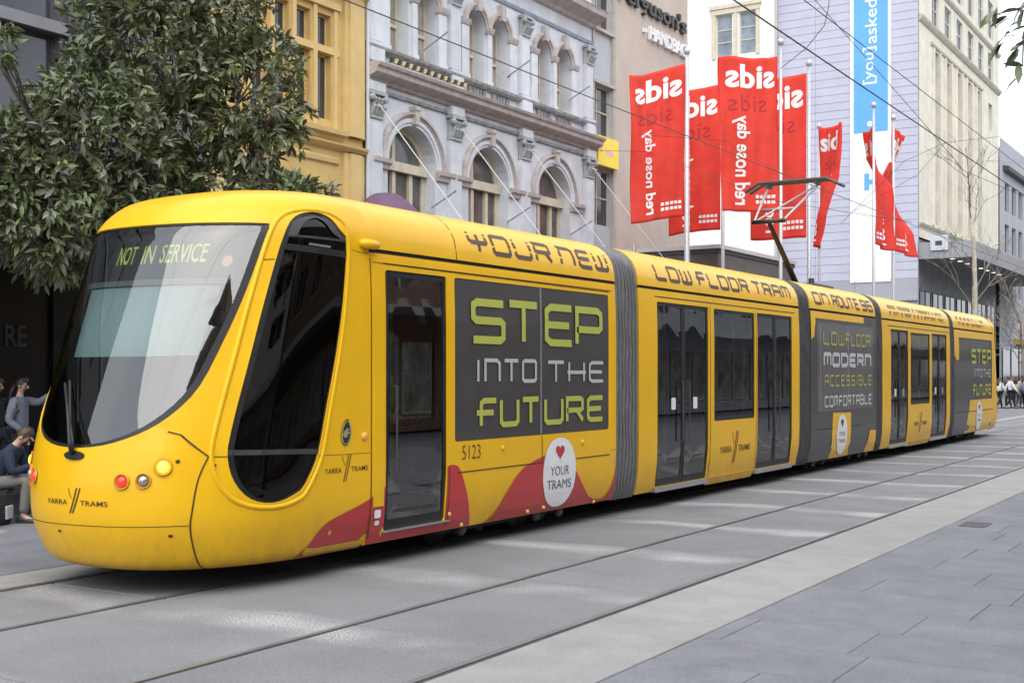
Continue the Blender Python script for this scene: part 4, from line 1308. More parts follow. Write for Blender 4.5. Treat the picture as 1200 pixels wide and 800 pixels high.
for c, w in A2c:
    mb = MB(); archivolt(mb, c, .53, .74, 13.02, .002, .13, 14); mb.build("archivolt", TAN, b, auto=30)
    mb = MB(); MBOX(mb, FM, c-.11, c+.11, 13.46, 13.98, .01, .21); mb.build("keystone", TAN, b)
for pc in ((28.92+30.35)/2, (33.02+34.42)/2, (37.22+38.66)/2):
    for dy in (-1.34, 0, 1.34):
        mb = MB(); k = .12 if dy == 0 else .20; y = pc+dy*(1 if dy == 0 else 1.06)
        MBOX(mb, FM, y-k, y+k, 11.34, 12.86, .002, .11); MBOX(mb, FM, y-k-.03, y+k+.03, 11.22, 11.339, .002, .14); mb.build("pier", GREYW, b)
        mb = MB(); molding(mb, FM, y-k-.05, y+k+.05, [(.003,12.861),(.13,12.88),(.17,12.98),(.19,13.06),(.003,13.10)]); mb.build("pier_cap", TAN, b)
pil = [27.72, 31.72, 35.88, 40.42]
def capital(c, z0, z1, w):
    """leafy capital: bell with two rows of curled leaves and scrolls"""
    mb = MB(); h = z1-z0
    MBOX(mb, FM, c-w*.5, c+w*.5, z0, z0+h*.1, .02, .20); MBOX(mb, FM, c-w*.46, c+w*.46, z0+h*.1, z0+h*.86, .02, .17); MBOX(mb, FM, c-w*.62, c+w*.62, z0+h*.87, z1, .02, .28)
    for row, zz in ((0, z0+h*.14), (1, z0+h*.42)):
        for k in range(4):
            y = c - w*.38 + w*.76*k/3 + (w*.1 if row else 0)*(1 if k < 3 else -1)
            pts = [FM(y, zz, .17), FM(y, zz+h*.18, .22), FM(y, zz+h*.30, .29), FM(y, zz+h*.26, .33)]
            mb.tube(pts, [w*.09, w*.11, w*.09, w*.05], 6)
    for s in (-1, 1):
        mb.lathe([(.04,.16),(h*.13,.2),(h*.13,.30),(.03,.34)], (XF, c+s*w*.50, z0+h*.74), 10, axis=0)
    return mb
for i, c in enumerate(pil):
    mb = MB(); MBOX(mb, FM, c-.30, c+.30, 4.35, 9.08, .003, .15); MBOX(mb, FM, c-.38, c+.38, 4.35, 5.0, .004, .2)
    MBOX(mb, FM, c-.26, c+.26, 11.33, 13.30, .003, .14)
    mb.build_each("pilaster", GREYW, b)
    capital(c, 9.10, 9.86, .6).build("capital", CAPM, b, auto=40)
    capital(c, 13.30, 13.98, .52).build("capital", CAPM, b, auto=40)
    if i < 4:
        mb = MB(); MBOX(mb, FM, c-.34, c+.34, 9.88, 10.13, .003, .24); MBOX(mb, FM, c-.32, c+.32, 10.72, 11.28, .003, .22); mb.build_each("pilaster_block", GREYW, b)
mb = MB()
molding(mb, FM, 27.4, 40.82, [(.003,9.88),(.08,9.9),(.10,9.99),(.003,10.02)])
mb.build_each("string_course", MOSS, b)
mb = MB()
molding(mb, FM, 27.35, 40.9, [(.003,10.14),(.10,10.16),(.16,10.24),(.40,10.32),(.46,10.36),(.48,10.48),(.56,10.52),(.60,10.60),(.02,10.70)])
mb.build_each("cornice", TAN, b)
mb = MB()
y = 27.5
while y < 40.7:
    MBOX(mb, FM, y, y+.10, 10.25, 10.315, .10, .24); y += .30
q = mb.build("dentil", TAN, b); q["kind"] = "stuff"
mb = MB(); molding(mb, FM, 27.38, 40.85, [(.003,11.02),(.14,11.04),(.22,11.10),(.24,11.18),(.003,11.22)]); mb.build("sill_ledge", MOSS, b)
# pierced panels under the paired windows
for pc in ((33.02+34.42)/2, (37.22+38.66)/2):
    for c in (pc-.70, pc+.70):
        mb = MB()
        for k in range(5):
            y = c-.36+k*.18
            mb.lathe([(.03,10.76),(.05,10.82),(.03,10.9),(.045,10.98)], (XF+.07, y, 0), 8)
        MBOX(mb, FM, c-.48, c+.48, 10.71, 10.755, .003, .11); MBOX(mb, FM, c-.48, c-.42, 10.756, 11.0, .003, .10); MBOX(mb, FM, c+.42, c+.48, 10.756, 11.0, .003, .10)
        mb.build("balustrade", MOSS, b)
# striped bunting-like guard on top of the first cornice
mb = MB(); mbk = MB()
for k in range(22):
    y = 27.95 + k*.175; 
    (mb if k % 2 else mbk).add([FM(y,10.72,.50),FM(y+.12,10.72,.50),FM(y+.20,10.86,.50),FM(y+.08,10.86,.50),FM(y,10.72,.42),FM(y+.12,10.72,.42),FM(y+.20,10.86,.42),FM(y+.08,10.86,.42)], [(0,1,2,3),(7,6,5,4),(0,4,5,1),(1,5,6,2),(2,6,7,3),(3,7,4,0)])
o = mb.build("ledge_guard", mat("guard_yellow", (.52,.42,.22), .6), b); gs = mbk.build("guard_stripe", BLACK, o); gs["kind"] = "stuff"; o["kind"] = "stuff"
mb = MB()
molding(mb, FM, 27.4, 40.82, [(.003,14.10),(.06,14.12),(.10,14.22),(.003,14.28)]); mb.build_each("string_course", mat("blue_grey_trim", (.30,.34,.42), .8, nscale=4, namt=.2), b)
mb = MB()
molding(mb, FM, 27.35, 40.9, [(.003,14.72),(.12,14.76),(.2,14.86),(.5,15.0),(.62,15.05),(.66,15.2),(.70,15.26),(.02,15.42)])
mb.build_each("cornice", TAN, b)
aw = awning(b, 27.4, 40.8, -18.0, 4.9, .45)
shopfront(b, 27.45, 40.75, 4.2, bays=5)
ROD = mat("white_painted_rod", (.60,.60,.62), .5)
for c in (27.72, 31.85, 35.95, 40.42):
    mb = MB(); mb.tube([(XF+.15,c,9.62),(-18.1,c+.0,4.95)], .015, 6); mb.tube([(XF+.15,c,9.62),(XF+.22,c,9.58)], .07, 6); mb.build("stay_rod", ROD, aw)
for c, z in ((30.6,6.9),(34.9,6.9),(39.2,6.9),(30.2,11.6),(34.9,11.75),(39.0,11.7)):
    mb = MB(); mb.tube([FM(c,z,.0), FM(c+.02,z+.45,.9)], .025, 5); mb.build("flag_bracket", MOSS, b)

# --- narrow glazed building
b = thing("glazed_narrow_building", "narrow grey glazed building squeezed between the ornate grey facade and the beige wall", "building", (XF-6, 41.8, 0))
GREYP = mat("pale_grey_panel", (.42,.44,.47), .6, nscale=2, namt=.06)
ws = [(14.95,17.6),(10.86,12.80),(7.48,9.62),(18.9,21.0)]
wall(b, rect(40.84, 42.74, 4.3, 22), [rect(41.05,42.52,z0,z1) for z0,z1 in ws], FM, GREYP, rim=.2, off=-.1)
mass(b, XF-14, XF-.55, 40.85, 42.73, 0, 22, GREYP)
for z0, z1 in ws: rectwindow(b, 41.05, 42.52, z0, z1, FM, REVEAL, d=-.22, mull=(41.6,), trans=((z0+z1)/2,), w=.06)
mb = MB()
for z in (12.82, 14.82): MBOX(mb, FM, 40.86, 42.72, z, z+.12, -.098, .06)
for y in (40.95, 42.62): MBOX(mb, FM, y-.07, y+.07, 4.4, 22, -.097, .03)
mb.build_each("mullion", REVEAL, b)
awning(b, 40.85, 42.05, -18, 4.9); shopfront(b, 40.86, 42.7, 4.2, bays=1)
mb = MB(); MBOX(mb, FM, 40.95, 42.60, 9.70, 10.80, .0, .22); s = mb.build("yellow_sign", mat("yellow_sign_face", (.85,.66,.05), .5, nscale=3, namt=.05))
mb = MB(); patch(mb, ellipse(41.85, 10.22, .36, .12, 18), [], FM, off=.226); patch(mb, ellipse(41.2, 10.32, .1, .14, 12), [], FM, off=.226)
t = mb.build("sign_mark", mat("pink_mark", (.78,.42,.40), .5), s)
off = recenter(s).location; t.data.transform(Matrix.Translation(-Vector(off)))
tag(s, "yellow sign with pink lettering on the narrow glazed building", "sign")

# --- beige building with raised lettering
b = thing("beige_building", "plain beige rendered building with raised shop lettering high on its wall", "building", (XF-6, 46, 0))
wall(b, rect(42.76, 49.55, 0, 24), [], FM, BEIGE, rim=0)
mass(b, XF-14, XF-.01, 42.77, 49.54, 0, 23.9, BEIGE)
mb = MB(); text_on(mb, "Ferguson's", 42.9, 49.15, 16.20, 17.15, FM, .16, bold=.02)
v0 = len(mb.v); 
def extrude_text(mb, d):
    n = len(mb.v); f0 = list(mb.f)
    edges = {}
    for f in f0:
        for i in range(len(f)):
            e = (f[i], f[(i+1) % len(f)])
            k = (min(e), max(e)); edges.setdefault(k, []).append(e)
    mb.v += [v + Vector((-d,0,0)) for v in mb.v]
    for k, es in edges.items():
        if len(es) == 1:
            a, c = es[0]; mb.f.append((a, a+n, c+n, c))
    return mb
extrude_text(mb, .14).build("raised_lettering", mat("dark_letter", (.035,.03,.03), .5), b)
mb = MB(); text_on(mb, "HANDBAGS", 45.55, 49.5, 15.42, 15.98, FM, .16, bold=.02)
extrude_text(mb, .14)
o = mb.build("raised_lettering", mat("white_letter", (.72,.72,.72), .5), b)
mb = MB(); MBOX(mb, FM, 45.1, 45.25, 15.62, 15.78, .003, .16); mb.build("raised_dot", MATS["white_letter"], b)
# steel and glass canopy with a white edge
c0 = thing("street_canopy", "flat dark canopy with thin white edge below the red flags", "canopy", (-19.8, 46, 0))
mb = MB(); mb.box(-21.9, -17.55, 42.15, 50.3, 6.28, 6.44); mb.build("canopy_slab", SOFF, c0)
mb = MB(); mb.box(-21.95, -17.5, 42.08, 42.145, 6.42, 6.56); mb.box(-17.545, -17.48, 42.146, 50.36, 6.42, 6.56); mb.build("canopy_edge", ROD, c0)
mb = MB(); mb.box(-21.9, -17.6, 42.2, 42.26, 5.3, 6.27); mb.box(-17.66, -17.6, 42.262, 50.3, 5.3, 6.27); mb.build("canopy_fascia", mat("canopy_brown", (.13,.12,.115), .6, nscale=2, namt=.2), c0)
for y in (42.8, 46.2, 49.6):
    mb = MB(); mb.tube([(-17.9,y,0),(-17.9,y,6.28)], .08, 10); mb.build("canopy_post", GALV, c0)

# --- white building set back
b = thing("white_building", "white rendered building with a pair of tall sash windows above the red flags", "building", (-40, 92, 0))
M = YM(88.4)
KW = 88.4/75
fx = lambda x: x*KW
fz = lambda z: (z-EYE)*KW+EYE
ww = [(-31.45,-30.35,22.3,25.0),(-29.85,-28.75,22.3,25.0),(-31.45,-30.35,16.6,19.3),(-29.85,-28.75,16.6,19.3),(-36.5,-35.4,22.3,25.0),(-31.45,-30.35,27.6,30.2),(-29.85,-28.75,27.6,30.2)]
ww = [(fx(a),fx(c),fz(e),fz(g)) for a,c,e,g in ww]
wall(b, rect(-52, -32.42, 0, 42), [rect(*w) for w in ww], M, WHITEW, rim=.3)
mass(b, -52, -32.43, 88.9, 98.5, 0, 41.9, WHITEW)
for w in ww: rectwindow(b, *w, M, CREAMT, d=-.2, trans=(w[2]+2.05, w[2]+1.1), w=.08, gm=mat("sky_grey_glass", (.20,.24,.28), .08, nscale=.7, namt=.4))
mb = MB()
MBOX(mb, M, fx(-31.75), fx(-28.45), fz(25.02), fz(25.35), .002, .12); MBOX(mb, M, fx(-31.85), fx(-28.35), fz(25.36), fz(25.6), .002, .2)
for x in (-31.6, -30.1, -28.6): MBOX(mb, M, fx(x)-.14, fx(x)+.14, fz(22.2), fz(25.0), .002, .10)
mb.build_each("window_surround", CREAMT, b)
# --- lavender clad building with vertical banner
b = thing("lavender_building", "lavender clad end wall of a tall building carrying a vertical blue banner", "building", (-28, 93, 0))
M = YM(89.0)
mass(b, -32.4, -22.12, 89.02, 89.28, 0, 40, LAVD)
mass(b, -32.4, -23.5, 89.281, 99, 0, 39.5, LAVD)
mb = MB()
z = 8.6
while z < 40:
    for x0, x1 in ((-32.4,-29.5),(-29.48,-25.8),(-25.78,-22.10)):
        MBOX(mb, M, x0, x1, z, z+.56, -.018, .03)
    z += .59
o = mb.build("cladding_board", LAV, b); o["kind"] = "stuff"
mb = MB(); MBOX(mb, M, -32.4, -22.1, 0, 8.58, -.018, .05); mb.build("base_wall", mat("grey_lavender_base", (.33,.33,.37), .7, nscale=.8, namt=.06), b)
mb = MB(); MBOX(mb, M, -32.4, -22.05, 7.0, 7.2, .052, .25); MBOX(mb, M, -32.4,-22.05, 4.6, 4.8, .052, .2); mb.build_each("ledge", GALV, b)
s = thing("banner", "tall vertical banner, blue above and white below, on the lavender wall", "banner", (-25.4, 88.9, 8.3))
mb = MB(); MBOX(mb, M, -26.88, -23.98, 8.4, 38, .035, .12); mb.build("banner_panel", mat("banner_white", (.80,.81,.83), .6), s)
mb = MB(); MBOX(mb, M, -26.62, -24.17, 19.15, 38, .122, .14); mb.build("banner_field", mat("banner_blue", (.11,.36,.70), .55, nscale=.5, namt=.05), s)
mb = MB(); text_on(mb, "[you]", -25.95, -24.95, 22.6, 25.25, M, .146, rot=90, bold=.005); text_on(mb, "asked", -25.80, -24.95, 25.5, 28.65, M, .146, rot=90, bold=.005); text_on(mb, "for", -25.80, -24.95, 28.95, 30.5, M, .146, rot=90, bold=.005); mb.build_each("banner_lettering", mat("banner_letter", (.80,.84,.88), .6), s)
mb = MB(); MBOX(mb, M, -25.85, -25.5, 15.0, 16.2, .123, .14); MBOX(mb, M, -25.5, -24.9, 15.4, 15.75, .123, .14); mb.build("banner_mark", MATS["banner_blue"], s)
mb = MB(); patch(mb, ellipse(-25.45, 19.75, .2, .2, 12), [], M, off=.146); MBOX(mb, M, -25.62,-25.28, 18.8, 19.1, .13, .148); mb.build("banner_mark", MATS["banner_letter"], s)
mb = MB(); p = Vector((-24.9, 89, 0)); 
# --- cream department store
b = thing("cream_department_store", "tall cream stone department store with vertical slot windows and dark awning", "building", (-30, 103, 0))
holes = []
upw = [(93+4.0*k, 95.1+4.0*k) for k in range(6)]
for a, c in upw: holes += [rect(a, c, 27.35, 29.75), rect(a, c, 31.1, 34.3), rect(a, c, 35.6, 38.5)]
slots = [(93.5+3.67*k, 95.1+3.67*k) for k in range(5)]
for a, c in slots: holes.append(rect(a, c, 12.9, 25.6))
holes.append(rect(113.2, 114.8, 23.0, 25.4))
wall(b, rect(89.25, 117.5, 11.5, 41), holes, FM, CREAM, rim=.9)
mass(b, XF-16, XF-1.3, 89.3, 117.45, 0, 40.9, CREAMD)
for a, c in upw:
    for z0, z1 in ((27.35,29.75),(31.1,34.3),(35.6,38.5)):
        rectwindow(b, a, c, z0, z1, FM, GREYP, d=-.15, mull=((a+c)/2,), trans=(z0+(z1-z0)*.55,), w=.12)
for a, c in slots:
    for z0 in (12.9, 15.5, 18.1, 20.7, 23.3):
        rectwindow(b, a, c, z0, z0+1.75, FM, DKB, d=-.45, w=.1)
    mb = MB()
    for z0 in (14.65, 17.25, 19.85, 22.45): MBOX(mb, FM, a, c, z0, z0+.85, -.85, -.40)
    mb.build_each("spandrel_panel", CREAMD, b)
rectwindow(b, 113.2, 114.8, 23.0, 25.4, FM, GREYP, d=-.4, w=.1)
mb = MB()
molding(mb, FM, 89.2, 117.6, [(.003,26.75),(.12,26.8),(.26,27.0),(.30,27.15),(.003,27.25)])
molding(mb, FM, 89.2, 117.6, [(.003,30.1),(.1,30.15),(.2,30.3),(.22,30.45),(.003,30.5)])
molding(mb, FM, 92.6, 110.4, [(.003,25.75),(.12,25.8),(.16,25.95),(.003,26.05)])
molding(mb, FM, 89.2, 117.6, [(.003,12.3),(.1,12.32),(.2,12.5),(.003,12.6)])
mb.build_each("cornice", CREAMD, b)
mb = MB()
for a, c in slots: MBOX(mb, FM, a-.35, a-.02, 12.7, 25.7, .002, .14); MBOX(mb, FM, c+.02, c+.35, 12.7, 25.7, .002, .14)
mb.build_each("rib", CREAM, b)
mb = MB(); mb.box(XF+.02, -18.6, 89.3, 124, 10.0, 10.75); aw = mb.build("awning", mat("pale_soffit", (.22,.22,.225), .8), b)
mb = MB(); mb.box(-18.598, -18.4, 89.25, 124, 9.9, 11.05); mb.box(XF+.02,-18.4, 89.1, 89.248, 9.9, 11.05); mb.build("fascia", mat("awning_grey_fascia", (.27,.27,.285), .6, nscale=1, namt=.1), aw)
DL = mat("downlight", (.9,.9,.85), .5, emit=(1,.95,.85), estr=.9)
for k in range(8):
    mb = MB(); mb.lathe([(.16,9.97),(.16,10.0)], (-20.2, 91+k*2.4, 0), 10); mb.build("downlight", DL, aw)
mb = MB(); MBOX(mb, FM, 89.35, 117.4, 0, 11.45, -.6, -.2); mb.build("shop_wall", mat("shop_wall_grey", (.20,.20,.21), .7, nscale=.9, namt=.2), b)
for k in range(7):
    rectwindow(b, 90+k*3.9, 93.2+k*3.9, .6, 7.8, FM, DGREY, d=-.12, mull=(91.6+k*3.9,), trans=(4.4,), gm=SHOPG)
s = MB(); s.box(-21.25, -20.05, 88.95, 89.04, 10.45, 11.5); so = s.build("hanging_sign", mat("sign_white", (.50,.53,.57), .5)); recenter(so); tag(so, "small white square sign at the corner of the dark awning", "sign")
mb = MB(); mb.box(-20.9, -20.45, 88.92, 88.945, 10.8, 11.1); t = mb.build("sign_mark", DGREY, so)
# --- buildings further down the street
b = thing("far_grey_building", "plain grey building with dark ledge, next beyond the cream store", "building", (-30, 135, 0))
hw = [(120.5+k*3.4, 122.6+k*3.4) for k in range(9)]
wall(b, rect(118.0, 152, 0, 23.2), [rect(a,c,z0,z0+2.6) for a,c in hw for z0 in (9,13,16.8)], FM, GREYF, rim=.4)
mass(b, XF-16, XF-.8, 118.05, 151.9, 0, 23, GREYF)
for a, c in hw:
    for z0 in (9,13,16.8): rectwindow(b, a, c, z0, z0+2.6, FM, DGREY, d=-.3, w=.12)
mb = MB(); molding(mb, FM, 119.5, 152, [(.003,20.3),(.5,20.4),(.55,20.75),(.003,20.85)]); mb.build_each("ledge", DKB, b)
mb = MB(); mb.box(XF+.02, -18.8, 125, 151.9, 4.6, 5.1); mb.build("awning", mat("yellow_awning", (.62,.40,.03), .6), b)
mb = MB()
for k in range(8): MBOX(mb, FM, 119+k*4.1, 122.3+k*4.1, .4, 4.2, .01, .12)
mb.build("shopfront", SHOPG, b)
b = thing("far_brick_building", "low brown building at the far end of the street", "building", (-30, 180, 0))
mass(b, XF-16, XF-.3, 152.2, 230, 0, 19, mat("far_brown", (.30,.26,.23), .85, nscale=.5, namt=.1), "wall")
for k in range(10):
    for z0 in (6,10.5,14.5): rectwindow(b, 154+k*7, 157.5+k*7, z0, z0+2.6, FM, DGREY, d=-.25, w=.15)
# --- opposite side of the street and the row behind the camera (seen in the tram's glass)
def opposite(name, label, y0, y1, h, m, tm, x=9.2, nw=4, nz=4):
    b = thing(name, label, "building", (x+6, (y0+y1)/2, 0))
    M = lambda y, z, o: Vector((x-o, y, z))
    w = (y1-y0)/nw; hh = (h-5.5)/nz
    hs = [(y0+i*w+w*.25, y0+(i+1)*w-w*.25, 5.5+k*hh, 5.5+k*hh+hh*.65) for i in range(nw) for k in range(nz)]
    wall(b, rect(y0, y1, 0, h), [rect(*q) for q in hs] + [rect(y0+.5, y1-.5, .4, 3.2)], M, m, rim=.3)
    mass(b, x+.5, x+12, y0+.01, y1-.01, 0, h-.1, m)
    for q in hs: rectwindow(b, *q, M, tm, d=-.2, mull=((q[0]+q[1])/2,), w=.1)
    mb = MB(); MBOX(mb, M, y0+.5, y1-.5, .4, 3.2, -.2, -.15); mb.build("shopfront", mat("shop_wall_painted_lit", (.55,.53,.50), .6, nscale=.8, ncol=(.22,.20,.19)), b)  # pale patchy colour stands in for a lit shopfront; nothing glows
    n = nw*2
    for i in range(n):
        a = y0+.5+(y1-y0-1)*i/n; c = a+(y1-y0-1)/n
        rectwindow(b, a+.15, c-.15, .55, 3.0, M, tm, d=-.05, w=.08, gm=mat("shop_glass_painted_lit", (.10,.11,.11), .05, nscale=1.3, ncol=(.50,.47,.42)))  # lit displays put into the glass colour as pale patches
    mb = MB(); MBOX(mb, M, y0, y1, 4.1, 4.35, .01, 2.6); mb.build("awning", mat("pale_awning", (.45,.45,.46), .7), b)
    mb = MB(); molding(mb, M, y0, y1, [(.003,h-.9),(.3,h-.7),(.5,h-.5),(.5,h-.3),(.003,h-.25)]); mb.build_each("cornice", tm, b)
opposite("brown_building", "brown building with dark windows across the street", -22, -4, 15, mat("brown_stone", (.28,.21,.16), .85, nscale=1, namt=.15), CREAMD)
opposite("cream_building", "cream building with cornice across the street", -3.9, 14, 12, CREAM, CREAMD)
opposite("red_brick_building", "red brick building with stone cornice across the street", 14.1, 34, 16, mat("red_brick", (.22,.13,.10), .85, nscale=2, namt=.2), CREAMD, nw=5)
opposite("pale_grey_building", "pale grey building further along the opposite side of the street", 34.1, 70, 13, GREYF, GREYP, nw=7)
opposite("sandstone_building", "sandstone building on the opposite side far along the street", 70.2, 125, 17, CREAM, CREAMD, nw=9)
opposite("dark_stone_building", "dark stone building at the far end of the opposite side", 125.2, 220, 20, mat("dark_stone", (.16,.15,.145), .85, nscale=.8, namt=.15), GREYP, nw=10)
# ================================================================== PANTOGRAPH (part of the tram)
PB = Vector((XC, 25.2, 3.66))
mb = MB(); mb.bbox(XC-.55, XC+.55, 24.7, 25.9, 3.62, 3.72, .03); mb.tube([(XC-.35,25.0,3.72),(XC-.35,25.0,3.84)], .06, 8); mb.tube([(XC+.35,25.0,3.72),(XC+.35,25.0,3.84)], .06, 8); mb.build("pantograph_base", DGREY, tram)
mb = MB()
kn = Vector((XC, 23.45, 4.88))
mb.tube([(XC, 25.05, 3.76), kn], [.065,.045], 8)
mb.tube([kn+Vector((-.34,0,0)), kn+Vector((.34,0,0))], .042, 8)
mb.build("pantograph_lower_arm", BLACK, tram, smooth=True)
mb = MB()
mb.tube([kn+Vector((-.30,0,0)), (XC-.55, 24.85, 5.72)], .026, 6); mb.tube([kn+Vector((.30,0,0)), (XC+.50, 24.95, 5.74)], .026, 6)
mb.tube([kn+Vector((-.32,.5,.30)), kn+Vector((.34,.5,.30))], .022, 6); mb.tube([kn+Vector((-.3,0,0)), kn+Vector((.42,1.45,.82))], .02, 6)
mb.build("pantograph_upper_arm", GALV, tram, smooth=True)
mb = MB()
for dy in (-.13, .13):
    mb.tube([(XC-1.02, 24.95+dy, 5.70), (XC-.72, 24.95+dy, 5.86), (XC+.72, 24.95+dy, 5.86), (XC+1.02, 24.95+dy, 5.70)], .035, 6)
for x in (-.55, .5): mb.box(XC+x-.03, XC+x+.03, 24.80, 25.10, 5.76, 5.84)
mb.build("pantograph_head", DGREY, tram)

# ================================================================== OVERHEAD WIRES
WIREM = mat("wire_dark", (.05,.05,.055), .6)
def wire(pts, r, label, sag=0.0):
    P = [Vector(p) for p in pts]
    if sag:
        Q = []
        for a, b in zip(P[:-1], P[1:]):
            for k in range(8):
                t = k/8; q = a.lerp(b, t); q.z -= sag*4*t*(1-t); Q.append(q)
        P = Q + [P[-1]]
    mb = MB(); mb.tube(P, r*.72, 5)
    o = mb.build("overhead_wire", WIREM); o0 = recenter(o)
    return tag(o, label, "wire", "overhead tram wires")
wire([(XC, -25, 5.98), (XC, 24.9, 5.93), (XC, 220, 5.98)], .011, "contact wire running above the roof of the yellow tram")
wire([(-5.22, -25, 6.02), (-5.22, 220, 6.02)], .014, "dark contact wire above the empty near track")
wire([(-5.22, -25, 6.62), (-5.22, 220, 6.62)], .009, "thinner wire hung just above the contact wire of the near track")
wire([(-9.38,29.53,11.54),(-9.45,29.49,10.71),(-9.69,29.93,10.44),(-10.4,30.66,10.14),(-11.47,31.76,10.0)], .013, "drooping curved cable in front of the lavender wall")
wire([(-8.9,23.2,10.6),(-8.51,25.36,9.82),(-7.71,30.58,8.23),(-7.33,34.36,7.27),(-5.22,45,6.62)], .010, "steep sloping guy wire crossing the blue banner")
wire([(-13.49,43.48,7.19),(-11.57,44.69,9.41),(-10.33,45.46,10.07),(-9.0,48.66,10.67),(8.9,52,11.5)], .012, "span wire rising in front of the cream store's slot windows")
wire([(-10.33,45.46,10.07),(-11.69,46.97,9.24),(-14.3,47.7,8.14)], .010, "short wire dropping left from the span wire knot")
wire([(-20.33,34.47,9.11),(-16.65,34.42,8.67),(-12.72,34.52,6.9),(-8.72,34.5,6.0)], .010, "span wire passing in front of the first red flag")
wire([(-16.4,33.13,8.96),(-13.11,31.91,8.26),(-9.07,26.19,6.01)], .010, "wire sloping down to the pantograph from the red flags", 0)

# ================================================================== FLAGS ON POLES
FLAGR = mat("flag_red_cloth", (.86,.095,.065), .75, nscale=2.5, namt=.08)
def translucent(m, k):
    N, L = m.node_tree.nodes, m.node_tree.links
    p = N["Principled BSDF"]; o = [n for n in N if n.type == "OUTPUT_MATERIAL"][0]
    t = N.new("ShaderNodeBsdfTranslucent"); x = N.new("ShaderNodeMixShader"); x.inputs[0].default_value = k
    L.new(p.inputs["Base Color"].links[0].from_socket, t.inputs["Color"])
    L.new(p.outputs["BSDF"], x.inputs[1]); L.new(t.outputs["BSDF"], x.inputs[2]); L.new(x.outputs["Shader"], o.inputs["Surface"])
translucent(FLAGR, .5)
FLAGW = mat("flag_white_print", (.80,.77,.78), .7)
FLAGD = mat("flag_dark_red", (.40,.02,.025), .75)
POLEM = mat("flagpole_grey", (.50,.51,.53), .4, metal=.3, nscale=8, namt=.06)
RV = Vector((math.cos(math.atan(910/1450)), math.sin(math.atan(910/1450)), 0))
FV = Vector((-RV.y, RV.x, 0))
def flagpole(x, y, r, label, hgt=12.1):
    t = thing("flagpole", label, "flagpole", (x, y, 0), "flagpoles in two rows along the pavement")
    mb = MB(); mb.lathe([(.30,.0),(.30,.03),(.16,.05),(.15,.35)], (x, y, 0), 14); mb.build("base", GALV, t)
    mb = MB(); mb.tube([(x,y,.3),(x,y,4),(x,y,hgt-.25)], [r*.9, r*.8, r*.55], 12); mb.build("shaft", POLEM, t, smooth=True)
    mb = MB(); mb.lathe([(.03,hgt-.22),(.09,hgt-.19),(.11,hgt-.10),(.07,hgt-.02),(.02,hgt)], (x, y, 0), 12); mb.build("finial", POLEM, t, smooth=True)
def flag(px, py, zt, zb, dirf, label, seed, amp=.09, drop=.3, W=1.92, slack=1.0):
    rnd = random.Random(seed); ph = rnd.uniform(0, 6)
    p0 = Vector((px, py, 0))
    def M(u, v, o):
        # u from pole outwards 0..1, v up 0..1
        w = 1-v
        d = dirf(w); n = Vector((-d.y, d.x, 0))
        off = d*(W*u*slack + .09) + n*(amp*(.25+u)*math.sin(6.5*u+ph+2.2*w) + .06*u*math.sin(9*w+ph*2+3*u) + .045*math.sin(13*u+5*w+ph) + .02*math.sin(23*u-7*w+2*ph))
        z = zt + (zb-zt)*w - drop*u*(1-w*.35) + .05*math.sin(5*u+ph)*u - .06*math.sin(math.pi*u)*(1-w)
        return p0 + off + n*o + Vector((0,0,z))
    nu, nv = 26, 48
    vs = [M(i/nu, j/nv, 0) for j in range(nv+1) for i in range(nu+1)]
    fs = [(j*(nu+1)+i, j*(nu+1)+i+1, (j+1)*(nu+1)+i+1, (j+1)*(nu+1)+i) for j in range(nv) for i in range(nu)]
    t = thing("flag", label, "flag", (px, py, zb-drop), "red charity flags on the flagpoles")
    mb = MB(); mb.add(vs, fs); c = mb.build("cloth", FLAGR, t, smooth=True)
    s = c.modifiers.new("thick", "SOLIDIFY"); s.thickness = .012; s.offset = 0
    mb = MB(); db = MB()
    def fine(s_, u0, u1, v0, v1, mbx, off, rot=0, bold=0):
        vv, ff = text2d(s_, bold)
        bm = bmesh.new()
        bv = [bm.verts.new((a, b, 0)) for a, b in vv]
        for f in ff:
            try: bm.faces.new([bv[i] for i in f])
            except ValueError: pass
        bmesh.ops.triangulate(bm, faces=bm.faces[:])
        A = np.array([v.co[:] for v in bm.verts]); lo = A.min(0); hi = A.max(0)
        for _ in range(2):
            lim = (hi[0]-lo[0])*.04
            es = [e for e in bm.edges if e.calc_length() > lim*(1 if rot == 0 else 1)]
            if not es: break
            bmesh.ops.subdivide_edges(bm, edges=es, cuts=1); bmesh.ops.triangulate(bm, faces=[f for f in bm.faces if len(f.verts) > 3])
        bm.verts.ensure_lookup_table(); bm.verts.index_update()
        out = []
        for v in bm.verts:
            a = (v.co.x-lo[0])/(hi[0]-lo[0]); b = (v.co.y-lo[1])/(hi[1]-lo[1])
            if rot == 90: a, b = 1-b, a
            out.append(M(u0+(u1-u0)*a, v0+(v1-v0)*b, off))
        mbx.add(out, [tuple(v.index for v in f.verts) for f in bm.faces])
        bm.free()
    for off in (-.012, .012):
        fine("sids", .06, .90, .80, .955, mb, off, bold=.03)
        fine("sids", .20, .86, .65, .76, db, off, bold=-.005)  # same word again in darker red, under the white one
    mb.build("lettering", FLAGW, t); mb = MB()
    for off in (-.012, .012): fine("red nose day", .52, .80, .045, .62, mb, off, rot=90, bold=.02)
    mb.build("lettering", FLAGW, t); mb = MB()
    for off in (-.012, .012):
        for k in range(2):
            for j in range(5):
                u = .06+j*.075
                mb.add([M(u, .055+k*.035, off), M(u+.055, .055+k*.035, off), M(u+.055, .075+k*.035, off), M(u, .075+k*.035, off)], [(0,1,2,3)])
    q = mb.build("small_print", FLAGW, t); q["kind"] = "stuff"; db.build("dark_red_sids", FLAGD, t)
